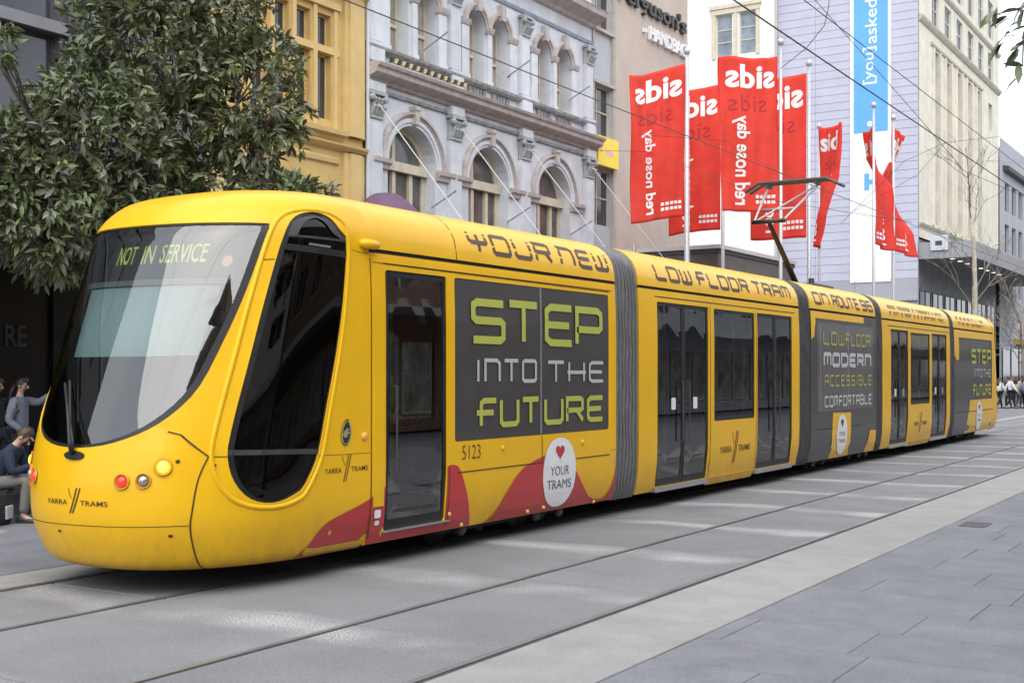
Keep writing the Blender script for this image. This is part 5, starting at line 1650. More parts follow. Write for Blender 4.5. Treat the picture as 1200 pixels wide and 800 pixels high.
def mixd(pts):
    """pts: (w, sideways, away) direction keys down the flag"""
    ws = [p[0] for p in pts]
    def f(w):
        a = np.interp(w, ws, [p[1] for p in pts]); b = np.interp(w, ws, [p[2] for p in pts])
        d = RV*float(a) + FV*float(b)
        return d
    return f
left = mixd([(0,-.96,-.2),(1,-.93,-.25)])
left2 = mixd([(0,-.97,.12),(1,-.95,.15)])
FP = [(-16.02,35.87,.115,"nearest and thickest flagpole, standing before the beige wall"),(-16.77,40.60,.085,"flagpole showing between the two most fully spread red flags, its top hidden"),(-13.14,36.38,.075,"slim flagpole along the edge of the largest red flag"),
      (-13.26,39.37,.085,"flagpole close beside the pantograph head, before the lavender wall"),(-16.29,49.63,.075,"thin far flagpole carrying the narrow edge-on flag"),(-13.26,46.81,.08,"flagpole carrying the twisted flag before the banner's white part"),(-13.25,49.53,.08,"flagpole carrying the flag flared at its foot, nearest the cream store")]
for q in FP: flagpole(*q)
flag(-16.02, 35.87, 11.58, 6.80, left, "fully spread red flag on the thickest flagpole, over the beige wall", 1, drop=.42, W=1.86)
flag(-16.77, 40.60, 11.98, 6.90, left2, "red flag half hidden behind the thickest flagpole", 2, drop=.25, W=1.86)
flag(-13.14, 36.38, 11.55, 6.80, left, "largest fully spread red flag, below the white building's windows", 5, drop=.12, W=1.92)
flag(-13.26, 39.37, 11.65, 6.30, left2, "red flag tucked behind the pantograph head", 4, drop=.1, W=1.86)
flag(-16.29, 49.63, 11.90, 6.95, mixd([(0,.34,-.94),(.45,.22,-.95),(.75,-.15,-.95),(1,-.30,-.9)]), "narrow red flag seen edge on before the lavender wall", 6, drop=.1, W=1.8, amp=.16)
flag(-13.26, 46.81, 11.35, 6.75, mixd([(0,.0,.5),(.22,.15,.7),(.45,.52,.8),(1,.60,.8)]), "twisted red flag with gathered top before the banner", 7, drop=.2, W=2.1, amp=.14)
flag(-13.25, 49.53, 11.65, 6.70, mixd([(0,.48,.8),(.3,.18,.95),(.5,.12,.95),(.8,.60,.75),(1,.68,.7)]), "red flag pinched in the middle and flared at its foot", 8, drop=.15, W=2.1, amp=.10)

# ================================================================== TREES
BARK = mat("bark_brown", (.10,.085,.07), .95, nscale=8, namt=.3, bump=.6, bscale=25, stretch=(1,1,.3))
PALEBARK = mat("pale_bark", (.40,.37,.29), .9, nscale=3, namt=.25, bump=.4, bscale=15)
GREYTWIG = mat("grey_twig", (.20,.175,.155), .95, nscale=3, namt=.2)
def leafmat(name, c, c2):
    m = mat(name, c, .46, nscale=3.0, ncol=c2, spec=.5, rand=0)
    p = m.node_tree.nodes["Principled BSDF"]
    p.inputs["Subsurface Weight"].default_value = 0
    return m
LEAF = leafmat("leaf_dark_green", (.088,.112,.052), (.150,.178,.085))
LEAFY = leafmat("leaf_fresh_green", (.13,.18,.06), (.18,.23,.09))
LEAFG = leafmat("leaf_grey_green", (.165,.18,.13), (.23,.245,.185))
def leaf_template(L=.155, W=.050, curl=.25):
    # midrib fold, pointed, drooping tip: 4 quads/tris
    pts = []
    for t, w in ((0,.10),(.30,.85),(.62,.95),(1,.0)):
        x = L*t; z = -L*curl*t*t
        pts.append((x, z, W*w*.5))
    vs = []
    for x, z, w in pts[:3]: vs += [(x, w, z+.25*w), (x, 0, z), (x, -w, z+.25*w)]
    vs.append((pts[3][0], 0, pts[3][1]))
    fs = [(0,1,4,3),(1,2,5,4),(3,4,7,6),(4,5,8,7),(6,7,9),(7,8,9)]
    return np.array(vs), fs
LT, LF = leaf_template()
def rotmat(d, roll, rs):
    d = d/np.linalg.norm(d)
    up = np.array((0,0,1.0)) if abs(d[2]) < .95 else np.array((1.0,0,0))
    s = np.cross(up, d); s /= np.linalg.norm(s); u = np.cross(d, s)
    c, q = math.cos(roll), math.sin(roll)
    s2 = s*c + u*q; u2 = u*c - s*q
    return np.stack([d, s2, u2], 1)
def clusters_to_mesh(name, centers, dirs, rng, m, parent, nl=(6,10), size=1.2, picks=0, cam_first=None):
    V, F = [], []; b = 0
    singles = []
    for c, d in zip(centers, dirs):
        n = rng.integers(*nl)
        d = d/np.linalg.norm(d)
        for k in range(n):
            r = rng.normal(0, 1, 3)
            v = d*rng.uniform(.1, 1.0) + r*.55; v[2] -= .10
            R = rotmat(v, rng.normal(0, .7), rng)
            s = size*rng.uniform(.65, 1.2)
            o = c + rng.normal(0, .025, 3)*size
            if picks and len(singles) < picks and rng.random() < .9 and cam_first is not None and cam_first(c):
                singles.append((R, s, o)); continue
            V.append((LT*s) @ R.T + o); F += [tuple(i+b for i in f) for f in LF]; b += len(LT)
    V = np.concatenate(V)
    o0 = np.array(origin(parent)) if parent else 0
    me = bpy.data.meshes.new(name); me.from_pydata((V-o0).tolist(), [], F); me.materials.append(m)
    o = bpy.data.objects.new(name, me); COL.objects.link(o)
    if parent: o.parent = parent
    return o, singles
def single_leaves(singles, m, parent):
    me = bpy.data.meshes.new("leaf"); me.from_pydata(LT.tolist(), [], LF); me.materials.append(m)
    o0 = origin(parent)
    for R, s, c in singles:
        o = bpy.data.objects.new("leaf", me); COL.objects.link(o); o.parent = parent
        M4 = Matrix(((R[0,0]*s,R[0,1]*s,R[0,2]*s,c[0]-o0.x),(R[1,0]*s,R[1,1]*s,R[1,2]*s,c[1]-o0.y),(R[2,0]*s,R[2,1]*s,R[2,2]*s,c[2]-o0.z),(0,0,0,1)))
        o.matrix_local = M4
rng = np.random.default_rng(11)
tree = thing("street_tree", "dense dark green leafy street tree rising behind the front of the tram", "tree", (-14.1, 12.6, 0))
LOBES = [((-13.88,12.54,6.56),1.3,.99,430),((-14.26,11.71,4.92),1.45,1.15,560),((-12.88,13.17,5.94),.99,1.06,290),((-14.5,10.97,4.13),1.0,.82,330),((-13.99,13.06,4.46),1.53,.77,520),((-12.35,13.50,4.42),.80,.34,150),((-14.3,12.28,7.62),1.12,.74,280),((-14.6,10.5,4.58),.62,.8,200),((-13.3,12.9,7.15),.87,.62,180),((-15.5,12.34,3.9),1.4,.62,420),((-12.62,13.33,5.36),.56,.5,90),((-14.24,9.95,6.13),.35,.26,40),((-14.8,10.9,5.2),.45,.33,60),((-14.2,12.2,5.6),1.5,1.2,240)]
def crown(lobes, rng):
    C, D = [], []
    for (c, rh, rv, n) in lobes:
        c = np.array(c)
        for _ in range(int(n*.88)):
            d = rng.normal(0, 1, 3); d /= np.linalg.norm(d)
            r = rng.uniform(.45, 1.0)**.5
            bump = 1 + .22*mnoise.noise(Vector((d*2.1 + c).tolist()))*2
            p = c + d*np.array((rh, rh, rv))*r*bump
            C.append(p); D.append(d + np.array((0,0,.25)))
    return np.array(C), np.array(D)
C_, D_ = crown(LOBES, rng)
kind = rng.random(len(C_)) + .18*np.array([mnoise.noise(Vector(c*1.6)) for c in C_])
camd = np.array([c[0]*math.sin(math.atan(910/1450))*-1 + c[1]*math.cos(math.atan(910/1450)) for c in C_])
thr = np.quantile(camd, .10)
near_set = lambda c: (-c[0]*.5316 + c[1]*.847) < thr
a = kind < .62; b_ = (kind >= .62) & (kind < .90); c_ = kind >= .90
o, sing = clusters_to_mesh("foliage", C_[a], D_[a], rng, LEAF, tree, picks=180, cam_first=near_set, nl=(7,11)); o["kind"] = "stuff"
single_leaves(sing, LEAF, tree)
o, sing = clusters_to_mesh("foliage", C_[b_], D_[b_], rng, LEAFG, tree, picks=80, cam_first=near_set, nl=(7,11)); o["kind"] = "stuff"
single_leaves(sing, LEAFG, tree)
o, sing = clusters_to_mesh("foliage", C_[c_], D_[c_], rng, LEAFY, tree, picks=40, cam_first=near_set, nl=(6,9)); o["kind"] = "stuff"
single_leaves(sing, LEAFY, tree)
mb = MB()
mb.tube([(-14.1,12.6,0),(-14.12,12.55,1.2),(-14.0,12.6,2.6),(-14.05,12.5,3.6)], [.17,.14,.12,.11], 10)
mb.build("trunk", BARK, tree, smooth=True)
mb = MB()
rr = random.Random(5)
for (c, rh, rv, n) in LOBES:
    s = Vector((-14.05, 12.5, 2.5+rr.uniform(0,1.1))); e = Vector(c)
    m1 = s.lerp(e, .5) + Vector((rr.uniform(-.15,.15), rr.uniform(-.15,.15), rr.uniform(-.3,-.05)))
    mb.tube([s, m1, e], [.055,.038,.018], 6)
    for k in range(9):
        d = Vector((rr.gauss(0,1), rr.gauss(0,1), rr.gauss(0.3,.8))).normalized()
        q = e + Vector((d.x*rh, d.y*rh, d.z*rv))*.85
        st = m1.lerp(e, rr.uniform(.3,1))
        mb.tube([st, st.lerp(q,.5)+Vector((0,0,.08)), q], [.016,.011,.005], 5)
mb.build("branch", BARK, tree, smooth=True)
# overhanging branch at the top right (trunk is beyond the frame)
t2 = thing("plane_tree", "leafy tree reaching one branch out over the near pavement", "tree", (1.4, 11.2, 0))
mb = MB(); mb.tube([(1.4,11.2,0),(1.38,11.2,2),(1.3,11.15,3.8),(1.35,11.1,6.2)], [.2,.16,.13,.08], 10); mb.build("trunk", BARK, t2, smooth=True)
mb = MB(); mb.tube([(1.33,11.15,4.0),(.2,10.6,4.75),(-.9,10.0,4.75),(-1.55,9.65,4.55)], [.07,.045,.025,.010], 7)
tw = [(-1.81,9.49,4.54),(-1.71,9.55,4.48),(-1.64,9.6,4.53),(-1.73,9.54,4.34),(-1.66,9.57,4.25),(-1.75,9.53,4.23),(-1.67,9.58,4.07),(-1.63,9.6,4.16),(-1.62,9.6,4.40),(-1.60,9.62,4.60),(-1.58,9.6,4.30)]
mb.tube([(-1.55,9.65,4.55),(-1.63,9.6,4.35),(-1.64,9.6,4.12)], [.010,.007,.004], 5); mb.tube([(-1.5,9.65,4.58),(-1.68,9.56,4.52),(-1.84,9.46,4.47)], [.009,.006,.003], 5)
mb.build("branch", BARK, t2, smooth=True)
sing = []
for p in tw:
    for k in range(3):
        v = np.array((-.55, -.25, rng.uniform(-.9,.0))) + rng.normal(0,.35,3)
        sing.append((rotmat(v, rng.normal(0,.5), rng), rng.uniform(.75,1.2), np.array(p)+rng.normal(0,.025,3)))
single_leaves(sing, LEAF, t2)
C2, D2 = crown([((.9,11.0,6.6),1.4,.9,240),((-.3,11.2,7.4),1.2,.8,160)], rng)
o, _ = clusters_to_mesh("foliage", C2, D2, rng, LEAF, t2); o["kind"] = "stuff"
# bare winter trees down the street
def bare_tree(x, y, h, label, m, seed, r0=.12, first=.35, spread=.55, depth=5, tw=.012, limb=.30):
    t = thing("bare_tree", label, "tree", (x, y, 0), "bare winter trees along the street")
    rr = random.Random(seed)
    mb = MB(); bb = MB()
    top = Vector((x, y, 0)); 
    pts = [top]
    for k in range(1, 6): pts.append(Vector((x+rr.uniform(-.05,.05)*k*.6, y+rr.uniform(-.05,.05)*k*.6, h*first*k/5*1.6)))
    mb.tube(pts, [r0*(1-.12*k) for k in range(6)], 8); mb.build("trunk", m, t, smooth=True)
    def grow(p, d, l, r, lev):
        if lev == 0: return
        q = p + d*l
        mid = p.lerp(q,.5) + Vector((rr.uniform(-1,1), rr.uniform(-1,1), rr.uniform(-.3,.6)))*l*.06
        bb.tube([p, mid, q], [r, r*.85, r*.65], 4, cap=False)
        for k in range(rr.choice((2,3,3))):
            nd = (d + Vector((rr.gauss(0,1), rr.gauss(0,1), rr.gauss(.25,.6)))*spread).normalized()
            grow(p.lerp(q, rr.uniform(.5,1)), nd, l*rr.uniform(.6,.82), max(r*.62, tw), lev-1)
    for k in range(7):
        s = pts[2].lerp(pts[5], rr.uniform(0,1))
        a = rr.uniform(0, 6.28)
        grow(s, Vector((math.cos(a)*.7, math.sin(a)*.7, .9)).normalized(), h*.20, r0*limb, depth)
    bb.build("branch", GREYTWIG, t)
bare_tree(-14.0, 82, 9.5, "larger bare grey tree standing before the far grey building", GREYTWIG, 3, r0=.13, tw=.007)
bare_tree(-15.2, 96, 9.5, "furthest bare grey tree down the street", GREYTWIG, 13, r0=.13, tw=.008)
bare_tree(-16.4, 63.65, 6.6, "small bare tree in front of the dark awning", GREYTWIG, 8, r0=.05, depth=4, tw=.005)
bare_tree(-19.3, 51.2, 6.6, "thin bare tree below the lavender wall", GREYTWIG, 21, r0=.05, depth=4, tw=.005)
bare_tree(-12.93, 62.72, 10.0, "pale barked bare tree with a straight trunk before the cream store", PALEBARK, 17, r0=.19, first=.62, depth=4, tw=.006, limb=.16)
# lamp with globe, slim sign post
t = thing("street_lamp", "short lamp post with white globe beyond the tram's tail", "street lamp", (-12.37, 63.07, 0))
mb = MB(); mb.tube([(-12.37,63.07,0),(-12.37,63.07,2.3)], [.07,.045], 8); mb.build("post", GALV, t)
mb = MB(); mb.lathe([(.04,2.28),(.17,2.36),(.22,2.5),(.17,2.64),(.04,2.72)], (-12.37,63.07,0), 14); mb.build("globe", mat("globe_white", (.8,.8,.82), .25), t, smooth=True)
t = thing("sign_post", "slim white post standing behind the last tram sections", "post", (-12.34, 57.19, 0))
mb = MB(); mb.tube([(-12.34,57.19,0),(-12.34,57.19,4.3)], .07, 8); mb.build("shaft", ROD, t)
mb = MB(); mb.lathe([(.08,4.3),(.09,4.34),(.02,4.4)], (-12.34,57.19,0), 8); mb.build("cap", GALV, t)
# purple dome awning
t = thing("purple_dome_awning", "purple fabric dome awning just above the tram roof at the grey facade", "awning", (-21.2, 27.3, 5.6))
mb = MB(); vs, fs = [], []
n, m_ = 24, 10
cy, cz, x0 = 27.95, 5.72, -21.85
for i in range(n+1):
    a = math.pi*i/n
    for j in range(m_+1):
        q = math.pi/2*j/m_
        rib = 1 - .03*abs(math.sin(2.5*math.pi*j/m_))
        vs.append((x0 + 1.15*rib*math.sin(a)*math.cos(q), cy - 1.32*math.cos(a), cz + 1.30*rib*math.sin(a)*math.sin(q)))
for i in range(n):
    for j in range(m_): fs.append((i*(m_+1)+j, i*(m_+1)+j+1, (i+1)*(m_+1)+j+1, (i+1)*(m_+1)+j))
mb.add(vs, fs); c = mb.build("fabric", mat("purple_canvas", (.14,.075,.14), .8, nscale=4, namt=.12), t, smooth=True)
s = c.modifiers.new("thick", "SOLIDIFY"); s.thickness = .02
mb = MB(); mb.tube([(x0+1.15*math.sin(math.pi*i/20), cy-1.32*math.cos(math.pi*i/20), cz) for i in range(21)], .035, 6); mb.build("rim", DGREY, t)

# ================================================================== PEOPLE
SKIN = mat("skin", (.50,.30,.22), .5, nscale=12, namt=.08)
SKIN2 = mat("skin_tan", (.38,.22,.15), .5, nscale=12, namt=.08)
HAIRB = mat("hair_black", (.014,.011,.010), .5, nscale=30, namt=.4, stretch=(4,4,1))
HAIRBR = mat("hair_brown", (.06,.035,.02), .55, nscale=30, namt=.4, stretch=(4,4,1))
def skinned(verts, edges, radii, sub=2, root=0):
    me = bpy.data.meshes.new("tmp_body"); me.from_pydata([tuple(v) for v in verts], edges, []); 
    ob = bpy.data.objects.new("tmp_body", me); COL.objects.link(ob)
    sk = ob.modifiers.new("skin", "SKIN"); sk.use_smooth_shade = True; sk.branch_smoothing = .4
    for i, r in enumerate(radii):
        d = me.skin_vertices[0].data[i]
        d.radius = r if isinstance(r, tuple) else (r, r); d.use_root = (i == root)
    if sub:
        s = ob.modifiers.new("sub", "SUBSURF"); s.levels = sub; s.render_levels = sub
    dg = bpy.context.evaluated_depsgraph_get()
    out = bpy.data.meshes.new_from_object(ob.evaluated_get(dg))
    COL.objects.unlink(ob); bpy.data.objects.remove(ob); bpy.data.meshes.remove(me)
    for p in out.polygons: p.use_smooth = True
    return out
def V3(*a): return Vector(a)
def person(name_label, loc, rz, J, top, trouser, shoe, skin=SKIN, hair=HAIRB, hairlong=False, sub=2, group=None, skirt=None, k=1.0, fingers=False):
    """J: joints in local space (forward +x, left +y): pelvis chest neck head(centre) + l/r shoulder elbow wrist hand hip knee ankle toe"""
    t = thing("person", name_label, "person", loc, group)
    t.rotation_euler = (0, 0, rz)
    def put(name, me, m):
        me.materials.clear(); me.materials.append(m); me.name = name
        o = bpy.data.objects.new(name, me); COL.objects.link(o); o.parent = t; return o
    v, e, r = [], [], []
    def add(p, rad, par=None):
        v.append(Vector(p)); r.append(rad)
        if par is not None: e.append((par, len(v)-1))
        return len(v)-1
    pel = add(J["pelvis"], (.125,.10)); ab = add(J["pelvis"].lerp(J["chest"], .5), (.105,.08), pel); ch = add(J["chest"], (.125,.085), ab)
    nk0 = add(J["neck"], .055, ch); hd = J["head"]; up = (hd-J["neck"]).normalized(); fw = J.get("face", V3(1,0,0))
    nk = add(J["neck"].lerp(hd,.45), .052, nk0)
    h1 = add(hd - up*.02, (.075,.085), nk); h2 = add(hd + up*.06, (.074,.088), h1); h3 = add(hd+up*.105, (.05,.06), h2)
    jaw = add(hd - up*.055 + fw*.055, .032, h1)
    hands = {}
    for s in ("l","r"):
        a = add(J[s+"sh"], .052, ch); b = add(J[s+"el"], .042, a); c = add(J[s+"wr"], .030, b)
        d = (J[s+"wr"]-J[s+"el"]).normalized()
        if "ha" in J: d = J["ha"]
        lat = d.cross(V3(0,0,1)); lat = lat.normalized() if lat.length > .1 else V3(0,1,0)
        hnd = add(J[s+"wr"]+d*.075, (.040,.018), c)
        for q in range(4):
            b0 = J[s+"wr"]+d*.10+lat*(q-1.5)*.021
            f1 = add(b0+d*.025, .0095, hnd); f2 = add(b0+d*(.055+.008*(1.5-abs(q-1.5)))-V3(0,0,.012), .008, f1); add(b0+d*(.072+.01*(1.5-abs(q-1.5)))-V3(0,0,.03), .007, f2)
        th = add(J[s+"wr"]+d*.05+lat*.045, .011, hnd); add(J[s+"wr"]+d*.085+lat*.06, .009, th)
        hp = add(J[s+"hip"], .085, pel); kn = add(J[s+"kn"], .056, hp); an = add(J[s+"an"], .038, kn); add(J[s+"to"], (.036,.026), an)
    put("body", skinned(v, e, r, sub), skin)
    # face: nose, ears, eyes, mouth
    side_ = up.cross(fw).normalized()
    mb = MB(); mb.tube([hd+fw*.088+up*.015, hd+fw*.112-up*.022, hd+fw*.09-up*.028], [.008,.014,.009], 6)
    for s in (-1,1): mb.tube([hd+side_*s*.082+up*.02, hd+side_*s*.095-up*.0, hd+side_*s*.083-up*.025], [.012,.02,.010], 6)
    me = bpy.data.meshes.new("nose_and_ears"); me.from_pydata([tuple(q) for q in mb.v], [], mb.f); put("nose_and_ears", me, skin)
    mb = MB()
    for s in (-1,1): mb.tube([hd+fw*.083+side_*s*.034+up*.018, hd+fw*.092+side_*s*.032+up*.018], [.011,.009], 8)
    mb.tube([hd+fw*.086+side_*.024-up*.052, hd+fw*.094-up*.053, hd+fw*.086-side_*.024-up*.052], [.005,.008,.005], 5)
    me = bpy.data.meshes.new("eyes_and_mouth"); me.from_pydata([tuple(q) for q in mb.v], [], mb.f); put("eyes_and_mouth", me, HAIRBR)
    # hair cap
    mb = MB(); vs, fs = [], []; n, m2 = 18, 9
    for i in range(m2+1):
        ph_ = math.pi*.60*i/m2
        for j in range(n):
            th_ = 2*math.pi*j/n
            fr = math.cos(th_)
            drop = ph_*(1.0 if fr < .35 else .62)
            rr_ = .103 + .006*math.sin(7*th_+i)
            vs.append(hd + up*(.035 + rr_*1.12*math.cos(drop)) + fw*(rr_*1.02*math.sin(drop)*fr - .008) + side_*(rr_*.93*math.sin(drop)*math.sin(th_)))
    for i in range(m2):
        for j in range(n): fs.append((i*n+j, i*n+(j+1)%n, (i+1)*n+(j+1)%n, (i+1)*n+j))
    mb.add(vs, fs)
    if hairlong:
        for kx in range(-4,5):
            a = hd - fw*.07 + side_*kx*.022 + up*.02
            mb.tube([a, a-fw*.035-up*.10, a-fw*.02-up*.24, a+fw*.01-up*.33], [.028,.034,.03,.012], 6)
    me = bpy.data.meshes.new("hair"); me.from_pydata([tuple(q) for q in mb.v], [], mb.f)
    for p in me.polygons: p.use_smooth = True
    put("hair", me, hair)
    # top
    v, e, r = [], [], []
    p0 = add(J["pelvis"]-V3(0,0,.02)+(J["pelvis"]-J["chest"]).normalized()*.03, (.178,.15)); a0 = add(J["pelvis"].lerp(J["chest"],.5), (.172,.145), p0); c0 = add(J["chest"], (.185,.138), a0); n0 = add(J["chest"].lerp(J["neck"], .55), (.135,.115), c0); add(J["neck"]+up*.012, (.072,.070), n0)
    for s in ("l","r"):
        a = add(J[s+"sh"], .088, c0); b = add(J[s+"el"], .064, a); b2 = add(J[s+"el"].lerp(J[s+"wr"], .5), .050, b); add(J[s+"el"].lerp(J[s+"wr"], .93), .042, b2)
    put("jacket", skinned(v, e, r, sub), top)
    v, e, r = [], [], []
    p0 = add(J["pelvis"], (.155,.125))
    for s in ("l","r"):
        hp = add(J[s+"hip"], .098, p0); md = add(J[s+"hip"].lerp(J[s+"kn"],.5), .086, hp); kn = add(J[s+"kn"], .070, md); k2 = add(J[s+"kn"].lerp(J[s+"an"],.5), .066, kn); add(J[s+"kn"].lerp(J[s+"an"],.95), .058, k2)
    put("trousers", skinned(v, e, r, sub), trouser)
    for s in ("l","r"):
        an, to = J[s+"an"], J[s+"to"]; d = (to-an); d.z = 0; d.normalize(); z0 = to.z-.03
        lat = V3(-d.y, d.x, 0)
        mb = MB()
        sec = [(-.09,.030,.02,.085),(-.03,.040,.0,.10),(.05,.043,.0,.075),(.13,.047,.0,.055),(.185,.034,.004,.04)]
        vs = []
        for x_, w_, zl, zh in sec:
            b_0 = Vector((an.x, an.y, z0)) + d*x_
            vs += [b_0+lat*w_+V3(0,0,zl), b_0+lat*w_+V3(0,0,zh*.6), b_0+lat*w_*.6+V3(0,0,zh), b_0-lat*w_*.6+V3(0,0,zh), b_0-lat*w_+V3(0,0,zh*.6), b_0-lat*w_+V3(0,0,zl)]
        fs = [tuple(range(5,-1,-1)), tuple(range(24,30))]
        for i in range(4):
            for j in range(6): fs.append((i*6+j, i*6+(j+1)%6, (i+1)*6+(j+1)%6, (i+1)*6+j))
        me = bpy.data.meshes.new("shoe"); me.from_pydata([tuple(q) for q in vs], [], fs); put("shoe", me, shoe)
    return t
def standing(stride=0.0, armswing=0.0, h=1.72, lean=0.0):
    k = h/1.72
    J = dict(pelvis=V3(0,0,.95), chest=V3(.01+lean*.5,0,1.30), neck=V3(.0+lean,0,1.47), head=V3(.03+lean*1.2,0,1.60),
      lsh=V3(lean,.185,1.40), lel=V3(-.03-armswing*.6,.24,1.12), lwr=V3(.08-armswing,.23,.90), rsh=V3(lean,-.185,1.40), rel=V3(-.03+armswing*.6,-.24,1.12), rwr=V3(.08+armswing,-.23,.90),
      lhip=V3(0,.095,.90), lkn=V3(.03+stride*.5,.10,.50), lan=V3(stride,.10,.085), lto=V3(stride+.13,.11,.03), rhip=V3(0,-.095,.90), rkn=V3(.06-stride*.25,-.10,.50), ran=V3(-stride,-.10,.085+abs(stride)*.12), rto=V3(-stride+.13,-.11,.03+abs(stride)*.02))
    return {a: b*k for a, b in J.items()}
NAVY = mat("navy_jersey", (.018,.025,.055), .9, nscale=20, namt=.2, bump=.2)
GRYT = mat("grey_trousers", (.16,.155,.145), .9, nscale=15, namt=.15, bump=.2)
BLUG = mat("blue_grey_jacket", (.17,.19,.245), .85, nscale=12, namt=.15, bump=.2)
BLKC = mat("black_cloth", (.015,.015,.017), .9, nscale=15, namt=.3)
WHC = mat("white_cloth", (.72,.72,.73), .85, nscale=12, namt=.06)
DENIM = mat("dark_denim", (.03,.035,.055), .9, nscale=20, namt=.25)
BEIGC = mat("beige_cloth", (.42,.36,.28), .9, nscale=12, namt=.1)
SHOE = mat("dark_shoe", (.03,.03,.03), .5)
RZ = math.atan(910/1450)
# seated man looking down at the phone in his hands
Jm = dict(pelvis=V3(.0,0,.50), chest=V3(.16,0,.82), neck=V3(.26,0,.98), head=V3(.35,0,1.07), face=V3(.72,0,-.69),
  lsh=V3(.22,.19,.90), lel=V3(.30,.22,.64), lwr=V3(.49,.07,.72), rsh=V3(.22,-.19,.90), rel=V3(.30,-.23,.64), rwr=V3(.49,-.06,.72), ha=V3(.9,0,.25).normalized(),
  lhip=V3(.03,.10,.50), lkn=V3(.46,.15,.54), lan=V3(.50,.16,.085), lto=V3(.63,.18,.03), rhip=V3(.03,-.10,.50), rkn=V3(.45,-.14,.54), ran=V3(.40,-.14,.085), rto=V3(.53,-.15,.03))
seat_loc = (-13.84, 9.78, 0)
person("man in navy top and grey trousers sitting hunched over a phone", seat_loc, RZ, Jm, NAVY, GRYT, SHOE, hair=HAIRBR)
ph = thing("phone", "small pale phone held in the seated man's hands", "phone", Vector(seat_loc) + Matrix.Rotation(RZ, 3, "Z") @ V3(.62,.0,.76))
ph.rotation_euler = (0, RAD(-25), RZ)
def local_part(name, mbx, m, parent):
    me = bpy.data.meshes.new(name); me.from_pydata([tuple(q) for q in mbx.v], [], mbx.f); me.materials.append(m)
    o = bpy.data.objects.new(name, me); COL.objects.link(o); o.parent = parent; return o
mb = MB(); mb.bbox(-.07,.07,-.036,.036,-.005,.005,.003); local_part("case", mb, mat("phone_case", (.55,.45,.55), .3), ph)
mb = MB(); mb.box(-.062,.062,-.031,.031,.0055,.0065); local_part("screen", mb, mat("phone_screen", (.5,.55,.6), .1), ph)
bn = thing("bench", "low dark bench the man in navy is sitting on", "bench", seat_loc); bn.rotation_euler = (0,0,RZ)
mb = MB(); mb.bbox(-.28,.22,-1.0,1.0,.34,.40,.02); local_part("seat", mb, DGREY, bn)
for y in (-.85, .85):
    mb = MB(); mb.bbox(-.22,.16,y-.04,y+.04,0,.338,.01); local_part("leg", mb, DGREY, bn)
bg = thing("bag", "dark backpack with pale patch standing by the seated man's feet", "bag", Vector(seat_loc) + Matrix.Rotation(RZ,3,"Z") @ V3(.14,-.30,0)); bg.rotation_euler = (0,0,RZ)
mb = MB()
sec = [(.0,.13,.17),(.08,.15,.19),(.25,.14,.18),(.36,.10,.14),(.41,.05,.08)]
vs, fs = [], []
for z, a, c in sec:
    for k in range(14):
        q = 2*math.pi*k/14; vs.append((a*math.copysign(abs(math.cos(q))**.7,math.cos(q)), c*math.copysign(abs(math.sin(q))**.7,math.sin(q)), z))
for i in range(4):
    for k in range(14): fs.append((i*14+k, i*14+(k+1)%14, (i+1)*14+(k+1)%14, (i+1)*14+k))
fs += [tuple(range(13,-1,-1)), tuple(56+k for k in range(14))]
mb.add(vs, fs); local_part("sack", mb, BLKC, bg)
mb = MB(); mb.bbox(.135,.165,-.10,.10,.08,.24,.01); local_part("pocket", mb, mat("pale_patch", (.45,.48,.5), .8), bg)
mb = MB(); mb.tube([(-.05,.05,.40),(-.02,.0,.47),(.02,-.05,.40)], .012, 6); local_part("strap", mb, BLKC, bg)
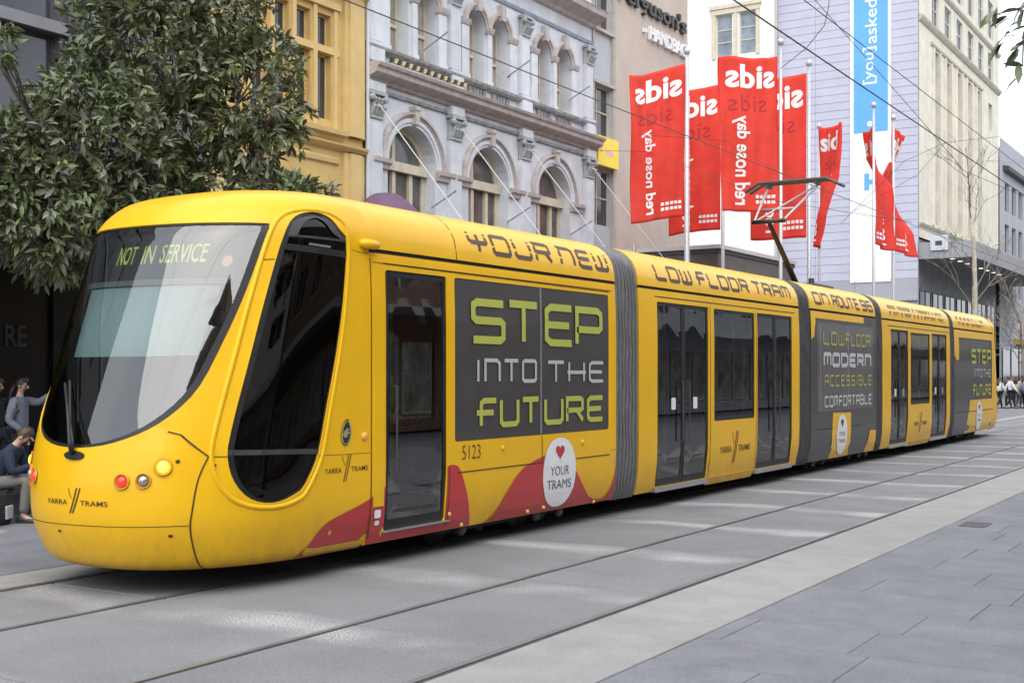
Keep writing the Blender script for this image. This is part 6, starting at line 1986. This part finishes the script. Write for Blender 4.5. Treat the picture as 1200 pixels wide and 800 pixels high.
# standing woman and people at the shopfront
Jw = standing(h=1.80)
Jw.update(rel=V3(-.06,-.27,1.16), rwr=V3(.16,-.22,.98), lel=V3(.20,.24,1.42), lwr=V3(.44,.22,1.58))
person("woman with long dark hair in blue-grey jacket pointing with one arm", (-16.50, 12.07, 0), RZ, Jw, BLUG, BLKC, SHOE, hairlong=True)
Jt = standing(h=1.78)
person("person with brown hair in black top standing behind the pointing woman", (-17.62, 12.45, 0), RZ-.3, Jt, BLKC, DENIM, SHOE, skin=SKIN, hair=HAIRBR, hairlong=True)
pl = thing("stone_plinth", "pale stone block on the pavement near the seated man", "plinth", (-12.95, 8.60, 0))
mb = MB(); mb.add([(-13.6,8.0,0),(-12.55,8.75,0),(-12.85,9.25,0),(-13.9,8.5,0),(-13.55,8.12,.30),(-12.98,8.52,.22),(-13.15,8.85,.22),(-13.8,8.5,.30)], [(3,2,1,0),(4,5,6,7),(0,1,5,4),(1,2,6,5),(2,3,7,6),(3,0,4,7)]); q = mb.build("block", LIGHTC, pl)
bm_ = q.modifiers.new("bev", "BEVEL"); bm_.width = .015; bm_.segments = 2
mb = MB(); mb.box(-13.75,-12.95,8.2,8.9,.0,.015); mb.build("footing", BLUE_D, pl)
# people far down the pavement, right of the tram's tail
far = [(-13.03,69.5,.9,.28,WHC,BLKC,"distant person in white top walking nearest the tram's tail"),(-12.70,70.3,2.6,.10,BLKC,DENIM,"distant person in black beside the tram's tail"),(-12.45,69.4,.5,.30,WHC,BLKC,"distant striding person in white shirt and dark trousers"),(-12.15,71.2,2.2,.05,BEIGC,DENIM,"distant person in beige coat standing"),(-11.90,70.2,1.2,.20,BLUG,BLKC,"distant person in blue-grey jacket walking"),(-11.62,71.5,2.8,.12,BLKC,BLKC,"distant person all in black furthest from the tram"),(-12.9,73.5,1.5,.15,BEIGC,BLKC,"distant person in pale top furthest back"),(-11.4,68.8,.4,.2,WHC,DENIM,"distant person in white top and dark jeans nearest the road")]
for i, (x, y, rz, st, tp, tr, lb) in enumerate(far):
    person(lb, (x, y, 0), rz, standing(stride=st, armswing=st*.8, h=1.62+.04*(i % 4)), tp, tr, SHOE, sub=1, hair=HAIRB if i % 2 else HAIRBR, hairlong=i % 3 == 0, group="people walking beyond the tram")
bpy.context.view_layer.update()
